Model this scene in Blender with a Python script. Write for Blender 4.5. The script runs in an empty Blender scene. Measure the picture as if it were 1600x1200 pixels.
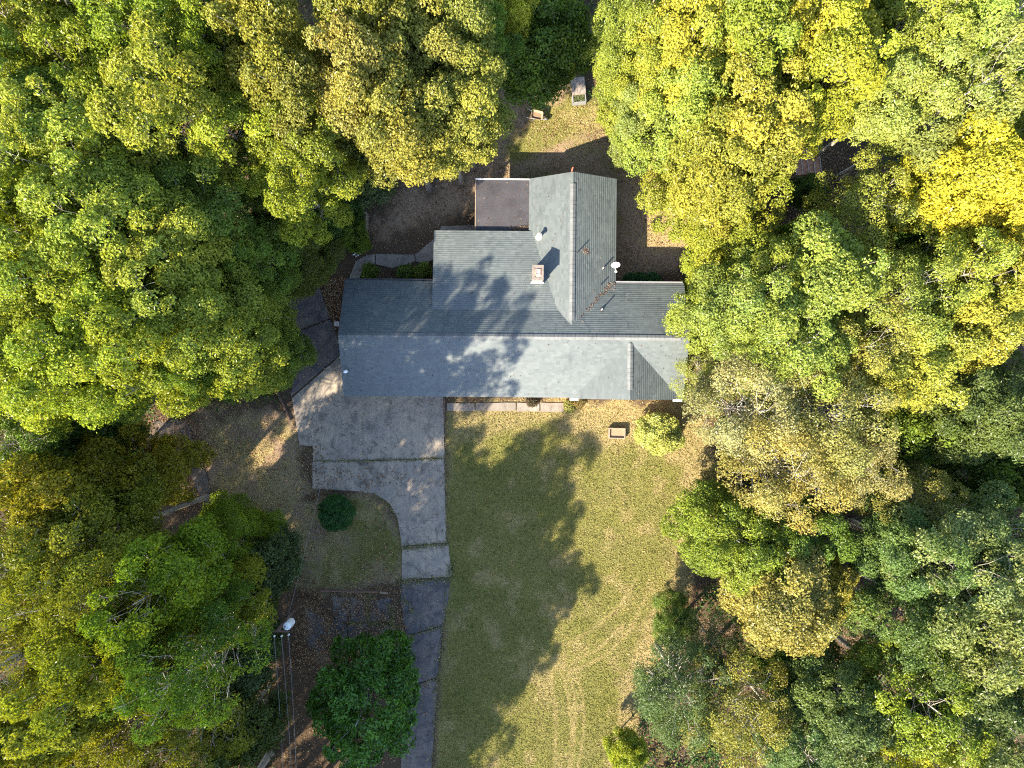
import bpy, math, random
import numpy as np
from mathutils import Vector, Matrix

# ------------------------------------------------------------------ camera, sky, sun, exposure
scene = bpy.context.scene
COL = scene.collection
CAM_H = 48.5            # drone height above the ground
FPX = 1109.6            # focal length in pixels of the 1600-wide photograph
SUN_EL = math.radians(36.0)
SUN_TO = (0.678, 0.735)  # horizontal direction in which shadows fall

cam_d = bpy.data.cameras.new("camera")
cam_d.sensor_width = 36.0
cam_d.lens = 36.0 * FPX / 1600.0
cam_d.clip_start = 0.5
cam_d.clip_end = 2000.0
cam = bpy.data.objects.new("camera", cam_d)
cam.location = (0, 0, CAM_H)
cam.rotation_euler = (0, 0, 0)
COL.objects.link(cam)
scene.camera = cam

world = bpy.data.worlds.new("World")
scene.world = world
world.use_nodes = True
wn = world.node_tree
for n in list(wn.nodes):
    wn.nodes.remove(n)
sky = wn.nodes.new("ShaderNodeTexSky")
sky.sky_type = 'NISHITA'
sky.sun_disc = False
sky.sun_elevation = SUN_EL
sky.sun_rotation = math.atan2(-SUN_TO[0], -SUN_TO[1])
sky.air_density = 1.0
sky.dust_density = 0.6
sky.ozone_density = 1.0
bg = wn.nodes.new("ShaderNodeBackground")
bg.inputs[1].default_value = 0.15
wo = wn.nodes.new("ShaderNodeOutputWorld")
wn.links.new(sky.outputs[0], bg.inputs[0])
wn.links.new(bg.outputs[0], wo.inputs[0])

sun_d = bpy.data.lights.new("sun", 'SUN')
sun_d.energy = 5.0
sun_d.angle = math.radians(0.53)
sun_d.color = (1.0, 0.885, 0.69)
sun = bpy.data.objects.new("sun", sun_d)
ce = math.cos(SUN_EL)
sun.rotation_euler = Vector((SUN_TO[0] * ce, SUN_TO[1] * ce, -math.sin(SUN_EL))).to_track_quat('-Z', 'Y').to_euler()
sun.location = (-60, -60, 80)
COL.objects.link(sun)

vs = scene.view_settings
vs.view_transform = 'Standard'
vs.look = 'None'
vs.exposure = 2.36
vs.gamma = 1.0
vs.use_curve_mapping = False

scene.cycles.max_bounces = 6
scene.cycles.diffuse_bounces = 4
scene.cycles.transmission_bounces = 4
scene.cycles.glossy_bounces = 2
scene.cycles.use_denoising = False
scene.cycles.filter_width = 1.15
scene.cycles.adaptive_threshold = 0.006
scene.render.engine = 'CYCLES'

RNG = np.random.default_rng(7)


def at(px, py, h=0.0):
    """Ground-plan point under image pixel (px, py) for something h metres up."""
    k = (CAM_H - h) / FPX
    return ((px - 800.0) * k, (600.0 - py) * k)


def atp(pts, h=0.0):
    return [at(a, b, h) for a, b in pts]


# ------------------------------------------------------------------ noise in numpy
def vnoise(x, y, seed=0):
    x = np.asarray(x, float); y = np.asarray(y, float)
    xi = np.floor(x).astype(np.int64); yi = np.floor(y).astype(np.int64)
    xf = x - xi; yf = y - yi
    xf = xf * xf * (3 - 2 * xf); yf = yf * yf * (3 - 2 * yf)

    def hsh(a, b):
        n = (a * 374761393 + b * 668265263 + seed * 69069) & 0x7fffffff
        n = ((n ^ (n >> 13)) * 1274126177) & 0x7fffffff
        return ((n ^ (n >> 16)) & 0xffff) / 65535.0
    return ((hsh(xi, yi) * (1 - xf) + hsh(xi + 1, yi) * xf) * (1 - yf)
            + (hsh(xi, yi + 1) * (1 - xf) + hsh(xi + 1, yi + 1) * xf) * yf)


def fnoise(x, y, seed=0, octv=4):
    s = 0; a = 0.5; t = 0
    for o in range(octv):
        s = s + a * vnoise(x * 2 ** o, y * 2 ** o, seed + o * 17); t += a; a *= 0.55
    return s / t


def sdpoly(px, py, poly):
    """Signed distance (negative inside) from points to a polygon."""
    px = np.asarray(px, float); py = np.asarray(py, float)
    d = np.full(px.shape, 1e9); inside = np.zeros(px.shape, bool)
    n = len(poly)
    for i in range(n):
        x0, y0 = poly[i]; x1, y1 = poly[(i + 1) % n]
        ex, ey = x1 - x0, y1 - y0
        t = np.clip(((px - x0) * ex + (py - y0) * ey) / (ex * ex + ey * ey + 1e-12), 0, 1)
        dx = px - (x0 + t * ex); dy = py - (y0 + t * ey)
        d = np.minimum(d, dx * dx + dy * dy)
        c = ((y0 > py) != (y1 > py))
        with np.errstate(divide='ignore', invalid='ignore'):
            xi = (x1 - x0) * (py - y0) / (y1 - y0 + 1e-12) + x0
        inside ^= c & (px < xi)
    d = np.sqrt(d)
    return np.where(inside, -d, d)


def sdline(px, py, pts):
    d = np.full(np.shape(px), 1e9)
    for (x0, y0), (x1, y1) in zip(pts[:-1], pts[1:]):
        ex, ey = x1 - x0, y1 - y0
        t = np.clip(((px - x0) * ex + (py - y0) * ey) / (ex * ex + ey * ey + 1e-12), 0, 1)
        d = np.minimum(d, np.hypot(px - (x0 + t * ex), py - (y0 + t * ey)))
    return d


# ------------------------------------------------------------------ mesh helpers
def raw_mesh(name, co, loops, starts, attrs=None):
    me = bpy.data.meshes.new(name)
    co = np.ascontiguousarray(co, np.float32)
    me.vertices.add(len(co)); me.vertices.foreach_set("co", co.ravel())
    loops = np.ascontiguousarray(loops, np.int32)
    me.loops.add(len(loops)); me.loops.foreach_set("vertex_index", loops)
    me.polygons.add(len(starts)); me.polygons.foreach_set("loop_start", np.ascontiguousarray(starts, np.int32))
    for nm, (typ, dom, arr) in (attrs or {}).items():
        a = me.attributes.new(nm, typ, dom)
        arr = np.ascontiguousarray(arr, np.float32)
        a.data.foreach_set("color" if typ == 'FLOAT_COLOR' else "value", arr.ravel())
    me.polygons.foreach_set("use_smooth", np.zeros(len(starts), bool))
    me.update(calc_edges=True)
    return me


class MB:
    """Collects shapes and links them as one mesh object."""
    def __init__(self):
        self.v = []; self.f = []

    def add(self, vs, fs):
        o = len(self.v)
        self.v += [tuple(p) for p in vs]
        self.f += [tuple(i + o for i in f) for f in fs]

    def box(self, c, s, rz=0.0, taper=1.0):
        x, y, z = s[0] / 2, s[1] / 2, s[2] / 2
        cr, sr = math.cos(rz), math.sin(rz)
        vs = []
        for dz, t in ((-z, 1.0), (z, taper)):
            for dx, dy in ((-x, -y), (x, -y), (x, y), (-x, y)):
                a, b = dx * t, dy * t
                vs.append((c[0] + a * cr - b * sr, c[1] + a * sr + b * cr, c[2] + dz))
        self.add(vs, [(3, 2, 1, 0), (4, 5, 6, 7), (0, 1, 5, 4), (1, 2, 6, 5), (2, 3, 7, 6), (3, 0, 4, 7)])

    def prism(self, poly, z0, z1, inset=0.0):
        n = len(poly)
        a = sum(poly[i][0] * poly[(i + 1) % n][1] - poly[(i + 1) % n][0] * poly[i][1] for i in range(n))
        if a < 0:
            poly = poly[::-1]
        cx = sum(p[0] for p in poly) / n; cy = sum(p[1] for p in poly) / n
        top = []
        for p in poly:
            d = math.hypot(p[0] - cx, p[1] - cy) or 1
            k = 1 - inset / d
            top.append((cx + (p[0] - cx) * k, cy + (p[1] - cy) * k, z1))
        vs = [(p[0], p[1], z0) for p in poly] + top
        fs = [tuple(range(n - 1, -1, -1)), tuple(range(n, 2 * n))]
        fs += [(i, (i + 1) % n, n + (i + 1) % n, n + i) for i in range(n)]
        self.add(vs, fs)

    def tube(self, pts, rad, sides=6, cap=True):
        pts = [Vector(p) for p in pts]
        n = len(pts)
        rad = rad if hasattr(rad, '__len__') else [rad] * n
        ring = []
        ref = None
        vs = []
        for i, p in enumerate(pts):
            t = (pts[min(i + 1, n - 1)] - pts[max(i - 1, 0)])
            if t.length < 1e-9:
                t = Vector((0, 0, 1))
            t.normalize()
            if ref is None:
                ref = Vector((1, 0, 0)) if abs(t.x) < 0.8 else Vector((0, 1, 0))
            a = (ref - t * ref.dot(t)).normalized(); ref = a
            b = t.cross(a)
            for k in range(sides):
                an = 2 * math.pi * k / sides
                vs.append(p + (a * math.cos(an) + b * math.sin(an)) * rad[i])
        fs = []
        for i in range(n - 1):
            for k in range(sides):
                k2 = (k + 1) % sides
                fs.append((i * sides + k, i * sides + k2, (i + 1) * sides + k2, (i + 1) * sides + k))
        if cap:
            fs.append(tuple(range(sides - 1, -1, -1)))
            fs.append(tuple((n - 1) * sides + k for k in range(sides)))
        self.add(vs, fs)

    def build(self, name, mat, parent=None, smooth=False, color=None):
        me = bpy.data.meshes.new(name)
        me.from_pydata(self.v, [], self.f)
        if smooth:
            me.polygons.foreach_set("use_smooth", [True] * len(me.polygons))
        me.update()
        return link(name, me, mat, parent, color)


def link(name, me, mat=None, parent=None, color=None):
    o = bpy.data.objects.new(name, me)
    COL.objects.link(o)
    if mat is not None and me is not None and not me.materials:
        me.materials.append(mat)
    if parent is not None:
        o.parent = parent
    if color is not None:
        o.color = (*color, 1.0)
    return o


def tag(o, label=None, cat=None, group=None, kind=None):
    if label: o['label'] = label
    if cat: o['category'] = cat
    if group: o['group'] = group
    if kind: o['kind'] = kind
    return o


def empty(name, loc, rz=0.0):
    o = bpy.data.objects.new(name, None)
    o.location = loc; o.rotation_euler = (0, 0, rz)
    o.empty_display_size = 0.3
    COL.objects.link(o)
    return o


# ------------------------------------------------------------------ materials
def new_mat(name):
    m = bpy.data.materials.new(name)
    m.use_nodes = True
    nt = m.node_tree
    for n in list(nt.nodes):
        nt.nodes.remove(n)
    out = nt.nodes.new("ShaderNodeOutputMaterial")
    return m, nt, out


def nd(nt, typ, **kw):
    n = nt.nodes.new(typ)
    for k, v in kw.items():
        if k.startswith('i_'):
            key = k[2:]
            n.inputs[int(key) if key.isdigit() else key].default_value = v
        else:
            setattr(n, k, v)
    return n


def mixc(nt, a, b, fac, mode='MIX'):
    n = nt.nodes.new("ShaderNodeMix")
    n.data_type = 'RGBA'; n.blend_type = mode
    for sock, v in ((n.inputs[0], fac), (n.inputs[6], a), (n.inputs[7], b)):
        if hasattr(v, 'links') or isinstance(v, bpy.types.NodeSocket):
            nt.links.new(v, sock)
        elif isinstance(v, (int, float)):
            sock.default_value = v
        else:
            sock.default_value = (*v, 1.0) if len(v) == 3 else v
    return n.outputs[2]


def ramp(nt, src, p0, p1, c0=(0, 0, 0), c1=(1, 1, 1)):
    r = nt.nodes.new("ShaderNodeValToRGB")
    r.color_ramp.elements[0].position = p0; r.color_ramp.elements[0].color = (*c0, 1)
    r.color_ramp.elements[1].position = p1; r.color_ramp.elements[1].color = (*c1, 1)
    nt.links.new(src, r.inputs[0])
    return r.outputs[0]


def noise(nt, coord, scale, detail=4, rough=0.6, dist=0.0):
    n = nd(nt, "ShaderNodeTexNoise")
    n.inputs["Scale"].default_value = scale
    n.inputs["Detail"].default_value = detail
    n.inputs["Roughness"].default_value = rough
    n.inputs["Distortion"].default_value = dist
    nt.links.new(coord, n.inputs["Vector"])
    return n.outputs["Fac"]


def pos(nt):
    return nd(nt, "ShaderNodeNewGeometry").outputs["Position"]


def plain_mat(name, c, rough=0.7, var=0.18, scale=6.0, metal=0.0, c2=None, bump=0.0, spec=0.4):
    m, nt, out = new_mat(name)
    p = nd(nt, "ShaderNodeTexCoord").outputs["Object"]
    f = noise(nt, p, scale, 5, 0.65)
    a = tuple(x * (1 - var) for x in c); b = tuple(min(1, x * (1 + var)) for x in (c2 or c))
    colr = mixc(nt, a, b, ramp(nt, f, 0.3, 0.7))
    bs = nd(nt, "ShaderNodeBsdfPrincipled")
    nt.links.new(colr, bs.inputs["Base Color"])
    bs.inputs["Roughness"].default_value = rough
    bs.inputs["Metallic"].default_value = metal
    bs.inputs["Specular IOR Level"].default_value = spec
    if bump:
        bp = nd(nt, "ShaderNodeBump"); bp.inputs["Strength"].default_value = bump
        bp.inputs["Distance"].default_value = 0.02
        nt.links.new(noise(nt, p, scale * 6, 4, 0.7), bp.inputs["Height"])
        nt.links.new(bp.outputs[0], bs.inputs["Normal"])
    nt.links.new(bs.outputs[0], out.inputs[0])
    return m


def leaf_mat(name, accent, accent_amt=0.6, transl=0.35, gloss=0.05, grough=0.4):
    """Leaf colour = the object's own colour, shifted per leaf towards an accent tint."""
    m, nt, out = new_mat(name)
    oi = nd(nt, "ShaderNodeObjectInfo")
    v = nd(nt, "ShaderNodeAttribute", attribute_name="v").outputs["Fac"]
    h = nd(nt, "ShaderNodeAttribute", attribute_name="h").outputs["Fac"]
    hm = nd(nt, "ShaderNodeMath", operation='MULTIPLY', i_1=accent_amt)
    nt.links.new(h, hm.inputs[0])
    acc = mixc(nt, oi.outputs["Color"], accent, 1.0, 'MULTIPLY')
    c = mixc(nt, oi.outputs["Color"], acc, hm.outputs[0])
    vm = nd(nt, "ShaderNodeCombineXYZ")
    for i in range(3):
        nt.links.new(v, vm.inputs[i])
    c = mixc(nt, c, vm.outputs[0], 1.0, 'MULTIPLY')
    d = nd(nt, "ShaderNodeBsdfDiffuse"); nt.links.new(c, d.inputs[0])
    t = nd(nt, "ShaderNodeBsdfTranslucent")
    tc = mixc(nt, c, (1.15, 1.2, 0.45), 1.0, 'MULTIPLY'); nt.links.new(tc, t.inputs[0])
    g = nd(nt, "ShaderNodeBsdfGlossy"); g.inputs["Roughness"].default_value = grough
    g.inputs[0].default_value = (0.9, 0.95, 1.0, 1)
    m1 = nd(nt, "ShaderNodeMixShader", i_0=transl)
    nt.links.new(d.outputs[0], m1.inputs[1]); nt.links.new(t.outputs[0], m1.inputs[2])
    m2 = nd(nt, "ShaderNodeMixShader", i_0=gloss)
    nt.links.new(m1.outputs[0], m2.inputs[1]); nt.links.new(g.outputs[0], m2.inputs[2])
    nt.links.new(m2.outputs[0], out.inputs[0])
    return m


def attr_mat(name, attr, rough=0.9):
    """Base colour straight from a face colour attribute (blades, fallen leaves)."""
    m, nt, out = new_mat(name)
    a = nd(nt, "ShaderNodeAttribute", attribute_name=attr)
    d = nd(nt, "ShaderNodeBsdfDiffuse"); nt.links.new(a.outputs["Color"], d.inputs[0])
    t = nd(nt, "ShaderNodeBsdfTranslucent"); nt.links.new(a.outputs["Color"], t.inputs[0])
    mx = nd(nt, "ShaderNodeMixShader", i_0=0.25)
    nt.links.new(d.outputs[0], mx.inputs[1]); nt.links.new(t.outputs[0], mx.inputs[2])
    nt.links.new(mx.outputs[0], out.inputs[0])
    return m


MLEAF = leaf_mat("broad_leaf", (1.45, 1.18, 0.8), 0.7, 0.37, 0.012, 0.35)
MLEAF_TURN = leaf_mat("turning_leaf", (1.30, 1.06, 0.75), 0.7, 0.37, 0.012, 0.35)
MLEAF_WAXY = leaf_mat("waxy_leaf", (1.7, 1.35, 0.8), 0.6, 0.18, 0.02, 0.3)
MBARK = None


def bark_mat():
    m, nt, out = new_mat("bark")
    oi = nd(nt, "ShaderNodeObjectInfo")
    p = nd(nt, "ShaderNodeTexCoord").outputs["Object"]
    mp = nd(nt, "ShaderNodeMapping"); mp.inputs["Scale"].default_value = (6, 6, 1.2)
    nt.links.new(p, mp.inputs[0])
    f = noise(nt, mp.outputs[0], 3.0, 5, 0.7)
    sc = ramp(nt, f, 0.25, 0.75, (0.5, 0.48, 0.46), (1.25, 1.25, 1.25))
    c = mixc(nt, oi.outputs["Color"], sc, 1.0, 'MULTIPLY')
    bs = nd(nt, "ShaderNodeBsdfPrincipled"); bs.inputs["Roughness"].default_value = 0.9
    nt.links.new(c, bs.inputs["Base Color"])
    bp = nd(nt, "ShaderNodeBump"); bp.inputs["Strength"].default_value = 0.6; bp.inputs["Distance"].default_value = 0.03
    nt.links.new(f, bp.inputs["Height"]); nt.links.new(bp.outputs[0], bs.inputs["Normal"])
    nt.links.new(bs.outputs[0], out.inputs[0])
    return m


MBARK = bark_mat()


def shingle_mat():
    m, nt, out = new_mat("asphalt_shingle")
    v = nd(nt, "ShaderNodeAttribute", attribute_name="v").outputs["Fac"]
    p = nd(nt, "ShaderNodeTexCoord").outputs["Object"]
    base = mixc(nt, (0.055, 0.068, 0.069), (0.084, 0.098, 0.097), v)
    big = noise(nt, p, 0.55, 4, 0.6, 0.4)
    c = mixc(nt, base, (0.80, 0.80, 0.82), ramp(nt, big, 0.35, 0.72), 'MULTIPLY')
    gr = noise(nt, p, 60.0, 2, 0.8)
    c = mixc(nt, c, ramp(nt, gr, 0.2, 0.8, (0.72, 0.72, 0.72), (1.22, 1.22, 1.22)), 0.8, 'MULTIPLY')
    mp = nd(nt, "ShaderNodeMapping"); mp.inputs["Scale"].default_value = (2.2, 0.35, 1)
    nt.links.new(p, mp.inputs[0])
    st = noise(nt, mp.outputs[0], 1.2, 4, 0.6)
    c = mixc(nt, c, (0.66, 0.66, 0.70), ramp(nt, st, 0.58, 0.78), 'MULTIPLY')
    bs = nd(nt, "ShaderNodeBsdfPrincipled"); bs.inputs["Roughness"].default_value = 0.55
    bs.inputs["Specular IOR Level"].default_value = 0.62
    nt.links.new(c, bs.inputs["Base Color"])
    nt.links.new(bs.outputs[0], out.inputs[0])
    return m


def paving_mat(name, c, stain, dark, seed=0.0, speck=0.5):
    m, nt, out = new_mat(name)
    p0 = pos(nt)
    mp = nd(nt, "ShaderNodeMapping"); mp.inputs["Location"].default_value = (seed, seed * 1.7, 0)
    nt.links.new(p0, mp.inputs[0]); p = mp.outputs[0]
    oi = nd(nt, "ShaderNodeObjectInfo").outputs["Random"]
    base = mixc(nt, tuple(x * 0.88 for x in c), tuple(x * 1.10 for x in c), oi)
    a = noise(nt, p, 0.45, 6, 0.68, 0.8)
    col = mixc(nt, base, stain, ramp(nt, a, 0.38, 0.62))
    b = noise(nt, p, 1.6, 6, 0.7, 0.5)
    col = mixc(nt, col, dark, ramp(nt, b, 0.48, 0.70))
    d = noise(nt, p, 22.0, 3, 0.8)
    col = mixc(nt, col, ramp(nt, d, 0.25, 0.75, (0.65, 0.65, 0.65), (1.3, 1.28, 1.24)), speck, 'MULTIPLY')
    # long drag marks along the drive
    mp2 = nd(nt, "ShaderNodeMapping"); mp2.inputs["Scale"].default_value = (5.0, 0.5, 1)
    nt.links.new(p, mp2.inputs[0])
    e = noise(nt, mp2.outputs[0], 1.0, 4, 0.65)
    col = mixc(nt, col, ramp(nt, e, 0.3, 0.7, (0.80, 0.80, 0.82), (1.15, 1.15, 1.12)), 0.7, 'MULTIPLY')
    # hairline cracks
    vo = nd(nt, "ShaderNodeTexVoronoi", feature='DISTANCE_TO_EDGE'); vo.inputs["Scale"].default_value = 0.42
    wv = nd(nt, "ShaderNodeVectorMath", operation='ADD')
    nz = nd(nt, "ShaderNodeTexNoise"); nz.inputs["Scale"].default_value = 1.5; nt.links.new(p, nz.inputs["Vector"])
    sc = nd(nt, "ShaderNodeVectorMath", operation='SCALE'); sc.inputs["Scale"].default_value = 0.8
    nt.links.new(nz.outputs["Color"], sc.inputs[0]); nt.links.new(p, wv.inputs[0]); nt.links.new(sc.outputs[0], wv.inputs[1])
    nt.links.new(wv.outputs[0], vo.inputs["Vector"])
    crk = ramp(nt, vo.outputs["Distance"], 0.002, 0.009)
    msk = ramp(nt, noise(nt, p, 0.5, 2, 0.5), 0.50, 0.62)
    ck = nd(nt, "ShaderNodeMath", operation='MAXIMUM'); nt.links.new(crk, ck.inputs[0]); nt.links.new(msk, ck.inputs[1])
    col = mixc(nt, tuple(x * 0.5 for x in c), col, ck.outputs[0])
    bs = nd(nt, "ShaderNodeBsdfPrincipled"); bs.inputs["Roughness"].default_value = 0.88
    bs.inputs["Specular IOR Level"].default_value = 0.25
    nt.links.new(col, bs.inputs["Base Color"])
    bp = nd(nt, "ShaderNodeBump"); bp.inputs["Strength"].default_value = 0.35; bp.inputs["Distance"].default_value = 0.01
    nt.links.new(d, bp.inputs["Height"]); nt.links.new(bp.outputs[0], bs.inputs["Normal"])
    nt.links.new(bs.outputs[0], out.inputs[0])
    return m


def ground_mat():
    m, nt, out = new_mat("ground_soil_and_turf")
    p = pos(nt)
    z = nd(nt, "ShaderNodeAttribute", attribute_name="zone")
    sep = nd(nt, "ShaderNodeSeparateColor"); nt.links.new(z.outputs["Color"], sep.inputs[0])
    n1 = noise(nt, p, 0.35, 6, 0.65, 0.6)
    n2 = noise(nt, p, 2.3, 6, 0.7, 0.3)
    n3 = noise(nt, p, 14.0, 4, 0.75)
    litter = mixc(nt, (0.046, 0.034, 0.022), (0.108, 0.074, 0.049), n2)
    litter = mixc(nt, litter, (0.11, 0.070, 0.042), ramp(nt, n3, 0.58, 0.8))
    dirt = mixc(nt, (0.150, 0.104, 0.070), (0.250, 0.180, 0.118), n2)
    dirt = mixc(nt, dirt, (0.30, 0.225, 0.140), ramp(nt, n3, 0.62, 0.85))
    straw = mixc(nt, (0.185, 0.145, 0.068), (0.310, 0.240, 0.118), n2)
    straw = mixc(nt, straw, (0.12, 0.095, 0.05), ramp(nt, n3, 0.5, 0.75))
    green = mixc(nt, (0.098, 0.100, 0.026), (0.175, 0.160, 0.048), n2)
    green = mixc(nt, green, (0.150, 0.135, 0.050), ramp(nt, n1, 0.45, 0.72))
    green = mixc(nt, green, (0.052, 0.060, 0.020), ramp(nt, n3, 0.55, 0.8))

    def wob(s):
        a = nd(nt, "ShaderNodeMath", operation='ADD')
        nt.links.new(s, a.inputs[0])
        b = nd(nt, "ShaderNodeMath", operation='MULTIPLY_ADD', i_1=0.5, i_2=-0.25)
        nt.links.new(n2, b.inputs[0]); nt.links.new(b.outputs[0], a.inputs[1])
        return ramp(nt, a.outputs[0], 0.30, 0.70)
    c = mixc(nt, litter, dirt, wob(sep.outputs[2]))
    c = mixc(nt, c, green, wob(sep.outputs[0]))
    c = mixc(nt, c, straw, wob(sep.outputs[1]))
    d = nd(nt, "ShaderNodeBsdfDiffuse"); d.inputs["Roughness"].default_value = 0.5
    nt.links.new(c, d.inputs[0])
    bp = nd(nt, "ShaderNodeBump"); bp.inputs["Strength"].default_value = 0.8; bp.inputs["Distance"].default_value = 0.06
    nt.links.new(n3, bp.inputs["Height"]); nt.links.new(bp.outputs[0], d.inputs["Normal"])
    nt.links.new(d.outputs[0], out.inputs[0])
    return m


def brick_mat(name, c1, c2, mortar, scale=1.0):
    m, nt, out = new_mat(name)
    p = nd(nt, "ShaderNodeTexCoord").outputs["Object"]
    sx = nd(nt, "ShaderNodeSeparateXYZ"); nt.links.new(p, sx.inputs[0])
    ad = nd(nt, "ShaderNodeMath", operation='ADD')
    nt.links.new(sx.outputs[0], ad.inputs[0]); nt.links.new(sx.outputs[1], ad.inputs[1])
    cb = nd(nt, "ShaderNodeCombineXYZ"); nt.links.new(ad.outputs[0], cb.inputs[0]); nt.links.new(sx.outputs[2], cb.inputs[1])
    b = nd(nt, "ShaderNodeTexBrick")
    b.inputs["Color1"].default_value = (*c1, 1); b.inputs["Color2"].default_value = (*c2, 1)
    b.inputs["Mortar"].default_value = (*mortar, 1)
    b.inputs["Scale"].default_value = scale
    b.inputs["Brick Width"].default_value = 0.22; b.inputs["Row Height"].default_value = 0.075
    b.inputs["Mortar Size"].default_value = 0.008
    nt.links.new(cb.outputs[0], b.inputs[0])
    bs = nd(nt, "ShaderNodeBsdfPrincipled"); bs.inputs["Roughness"].default_value = 0.85
    nt.links.new(b.outputs[0], bs.inputs["Base Color"])
    nt.links.new(bs.outputs[0], out.inputs[0])
    return m


MSHINGLE = shingle_mat()
MCONC = paving_mat("weathered_concrete", (0.180, 0.156, 0.132), (0.262, 0.216, 0.166), (0.092, 0.080, 0.070), 3.0)
MASPH = paving_mat("old_asphalt", (0.060, 0.058, 0.062), (0.125, 0.104, 0.088), (0.036, 0.034, 0.037), 9.0)
MWALK = paving_mat("walk_concrete", (0.20, 0.175, 0.150), (0.155, 0.135, 0.115), (0.10, 0.085, 0.07), 17.0)
MTRACK = paving_mat("worn_track", (0.058, 0.050, 0.045), (0.085, 0.068, 0.054), (0.036, 0.030, 0.027), 27.0)
MGROUND = ground_mat()
MBRICK = brick_mat("wall_brick", (0.30, 0.13, 0.085), (0.22, 0.10, 0.07), (0.35, 0.32, 0.28))
MCHIM = brick_mat("chimney_brick", (0.27, 0.185, 0.160), (0.23, 0.155, 0.135), (0.29, 0.27, 0.25))
MWHITE = plain_mat("white_paint", (0.74, 0.74, 0.72), 0.5, 0.06, 3)
MMEMB = plain_mat("rolled_roofing", (0.032, 0.030, 0.035), 0.65, 0.35, 1.1, bump=0.15)
MDARK = plain_mat("dark_metal", (0.03, 0.03, 0.032), 0.5, 0.3, 8)
MGREYM = plain_mat("galvanised_metal", (0.26, 0.26, 0.26), 0.45, 0.15, 6, metal=0.4)
MLEAD = plain_mat("pale_vent_plastic", (0.36, 0.32, 0.31), 0.6, 0.1, 6)
MCAP = plain_mat("chimney_mortar_cap", (0.150, 0.125, 0.108), 0.9, 0.35, 5, bump=0.4)
MRUST = plain_mat("rusty_tin", (0.26, 0.115, 0.062), 0.75, 0.35, 4, c2=(0.34, 0.17, 0.10), bump=0.1)
MRED = plain_mat("rust_red_paint", (0.36, 0.10, 0.06), 0.6, 0.2, 6)
MWOOD = plain_mat("weathered_wood", (0.200, 0.150, 0.108), 0.85, 0.25, 8, bump=0.2)
MWOODD = plain_mat("dark_creosote_wood", (0.095, 0.055, 0.040), 0.85, 0.35, 8, bump=0.2)
MSAND = plain_mat("sandy_soil", (0.215, 0.142, 0.088), 0.95, 0.25, 9, bump=0.5)
MGLASS = plain_mat("window_glass", (0.03, 0.04, 0.05), 0.08, 0.1, 2, spec=0.8)
MTAN = plain_mat("faded_tan_tray", (0.25, 0.170, 0.108), 0.6, 0.12, 5)
MTRAYIN = plain_mat("tray_dirt", (0.150, 0.102, 0.066), 0.9, 0.25, 8)
MTYRE = plain_mat("tyre_rubber", (0.02, 0.02, 0.02), 0.8, 0.2, 8)
MBLADE = attr_mat("grass_blade", "tint")
MFALLEN = attr_mat("fallen_leaf", "tint")
MWIRE = plain_mat("weathered_wire", (0.20, 0.20, 0.19), 0.5, 0.1, 3)
MPLY = plain_mat("weathered_plywood", (0.19, 0.155, 0.13), 0.9, 0.4, 3.5, bump=0.2)
MASPHROOF = None
# ------------------------------------------------------------------ ground, zones
LAWN = atp([(696, 645), (900, 640), (1075, 640), (1105, 700), (1100, 820), (1060, 930), (1010, 1030), (975, 1200), (930, 1500), (600, 1500), (678, 1200), (697, 1000), (700, 850)])
STRAW = atp([(885, 622), (1090, 622), (1112, 700), (1108, 900), (1060, 880), (1075, 720), (1000, 690), (940, 705), (885, 668)])
STRAW2 = atp([(1060, 880), (1090, 900), (1050, 990), (1000, 1120), (985, 1200), (950, 1200), (965, 1080), (1010, 980)])
STRAW3 = atp([(697, 622), (880, 622), (880, 652), (800, 668), (720, 700), (697, 760)])
SIDE = atp([(300, 660), (430, 645), (470, 700), (486, 770), (580, 772), (612, 800), (626, 860), (622, 918), (480, 925), (440, 880), (360, 800), (330, 770)])
ISLAND = atp([(488, 770), (575, 774), (608, 794), (622, 830), (626, 918), (490, 918)])
BACK = atp([(765, 130), (900, 120), (935, 190), (1010, 220), (1060, 300), (1085, 390), (1075, 440), (960, 440), (740, 360), (690, 360), (575, 395), (570, 340), (640, 290), (740, 270), (765, 200)])
BACKG = atp([(840, 165), (930, 150), (990, 200), (920, 225), (880, 235), (800, 260), (790, 230)])
BACKS = atp([(885, 180), (960, 160), (1080, 300), (1100, 390), (1000, 395), (985, 250), (930, 220), (880, 225)])
BED = atp([(560, 418), (678, 418), (678, 436), (560, 436)])
PADLIT = atp([(470, 920), (630, 920), (640, 1060), (450, 1060)])

TRACKS = [
    [(842, 1025), (858, 1052), (868, 1100), (869, 1140), (866, 1200), (860, 1330)],
    [(866, 1042), (882, 1062), (890, 1100), (893, 1140), (889, 1200), (880, 1330)],
    [(882, 1042), (895, 1075), (899, 1110), (897, 1150), (893, 1200), (884, 1330)],
    [(890, 1050), (908, 1075), (913, 1115), (910, 1160), (903, 1200), (894, 1330)],
    [(846, 1012), (866, 1034), (886, 1048)], [(866, 1042), (900, 1048), (950, 1022), (985, 985), (1010, 930)],
    [(880, 1010), (925, 985), (965, 950), (995, 905)], [(892, 1036), (935, 1015), (975, 975)],
]
TRACKS = [atp(t) for t in TRACKS]


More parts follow.
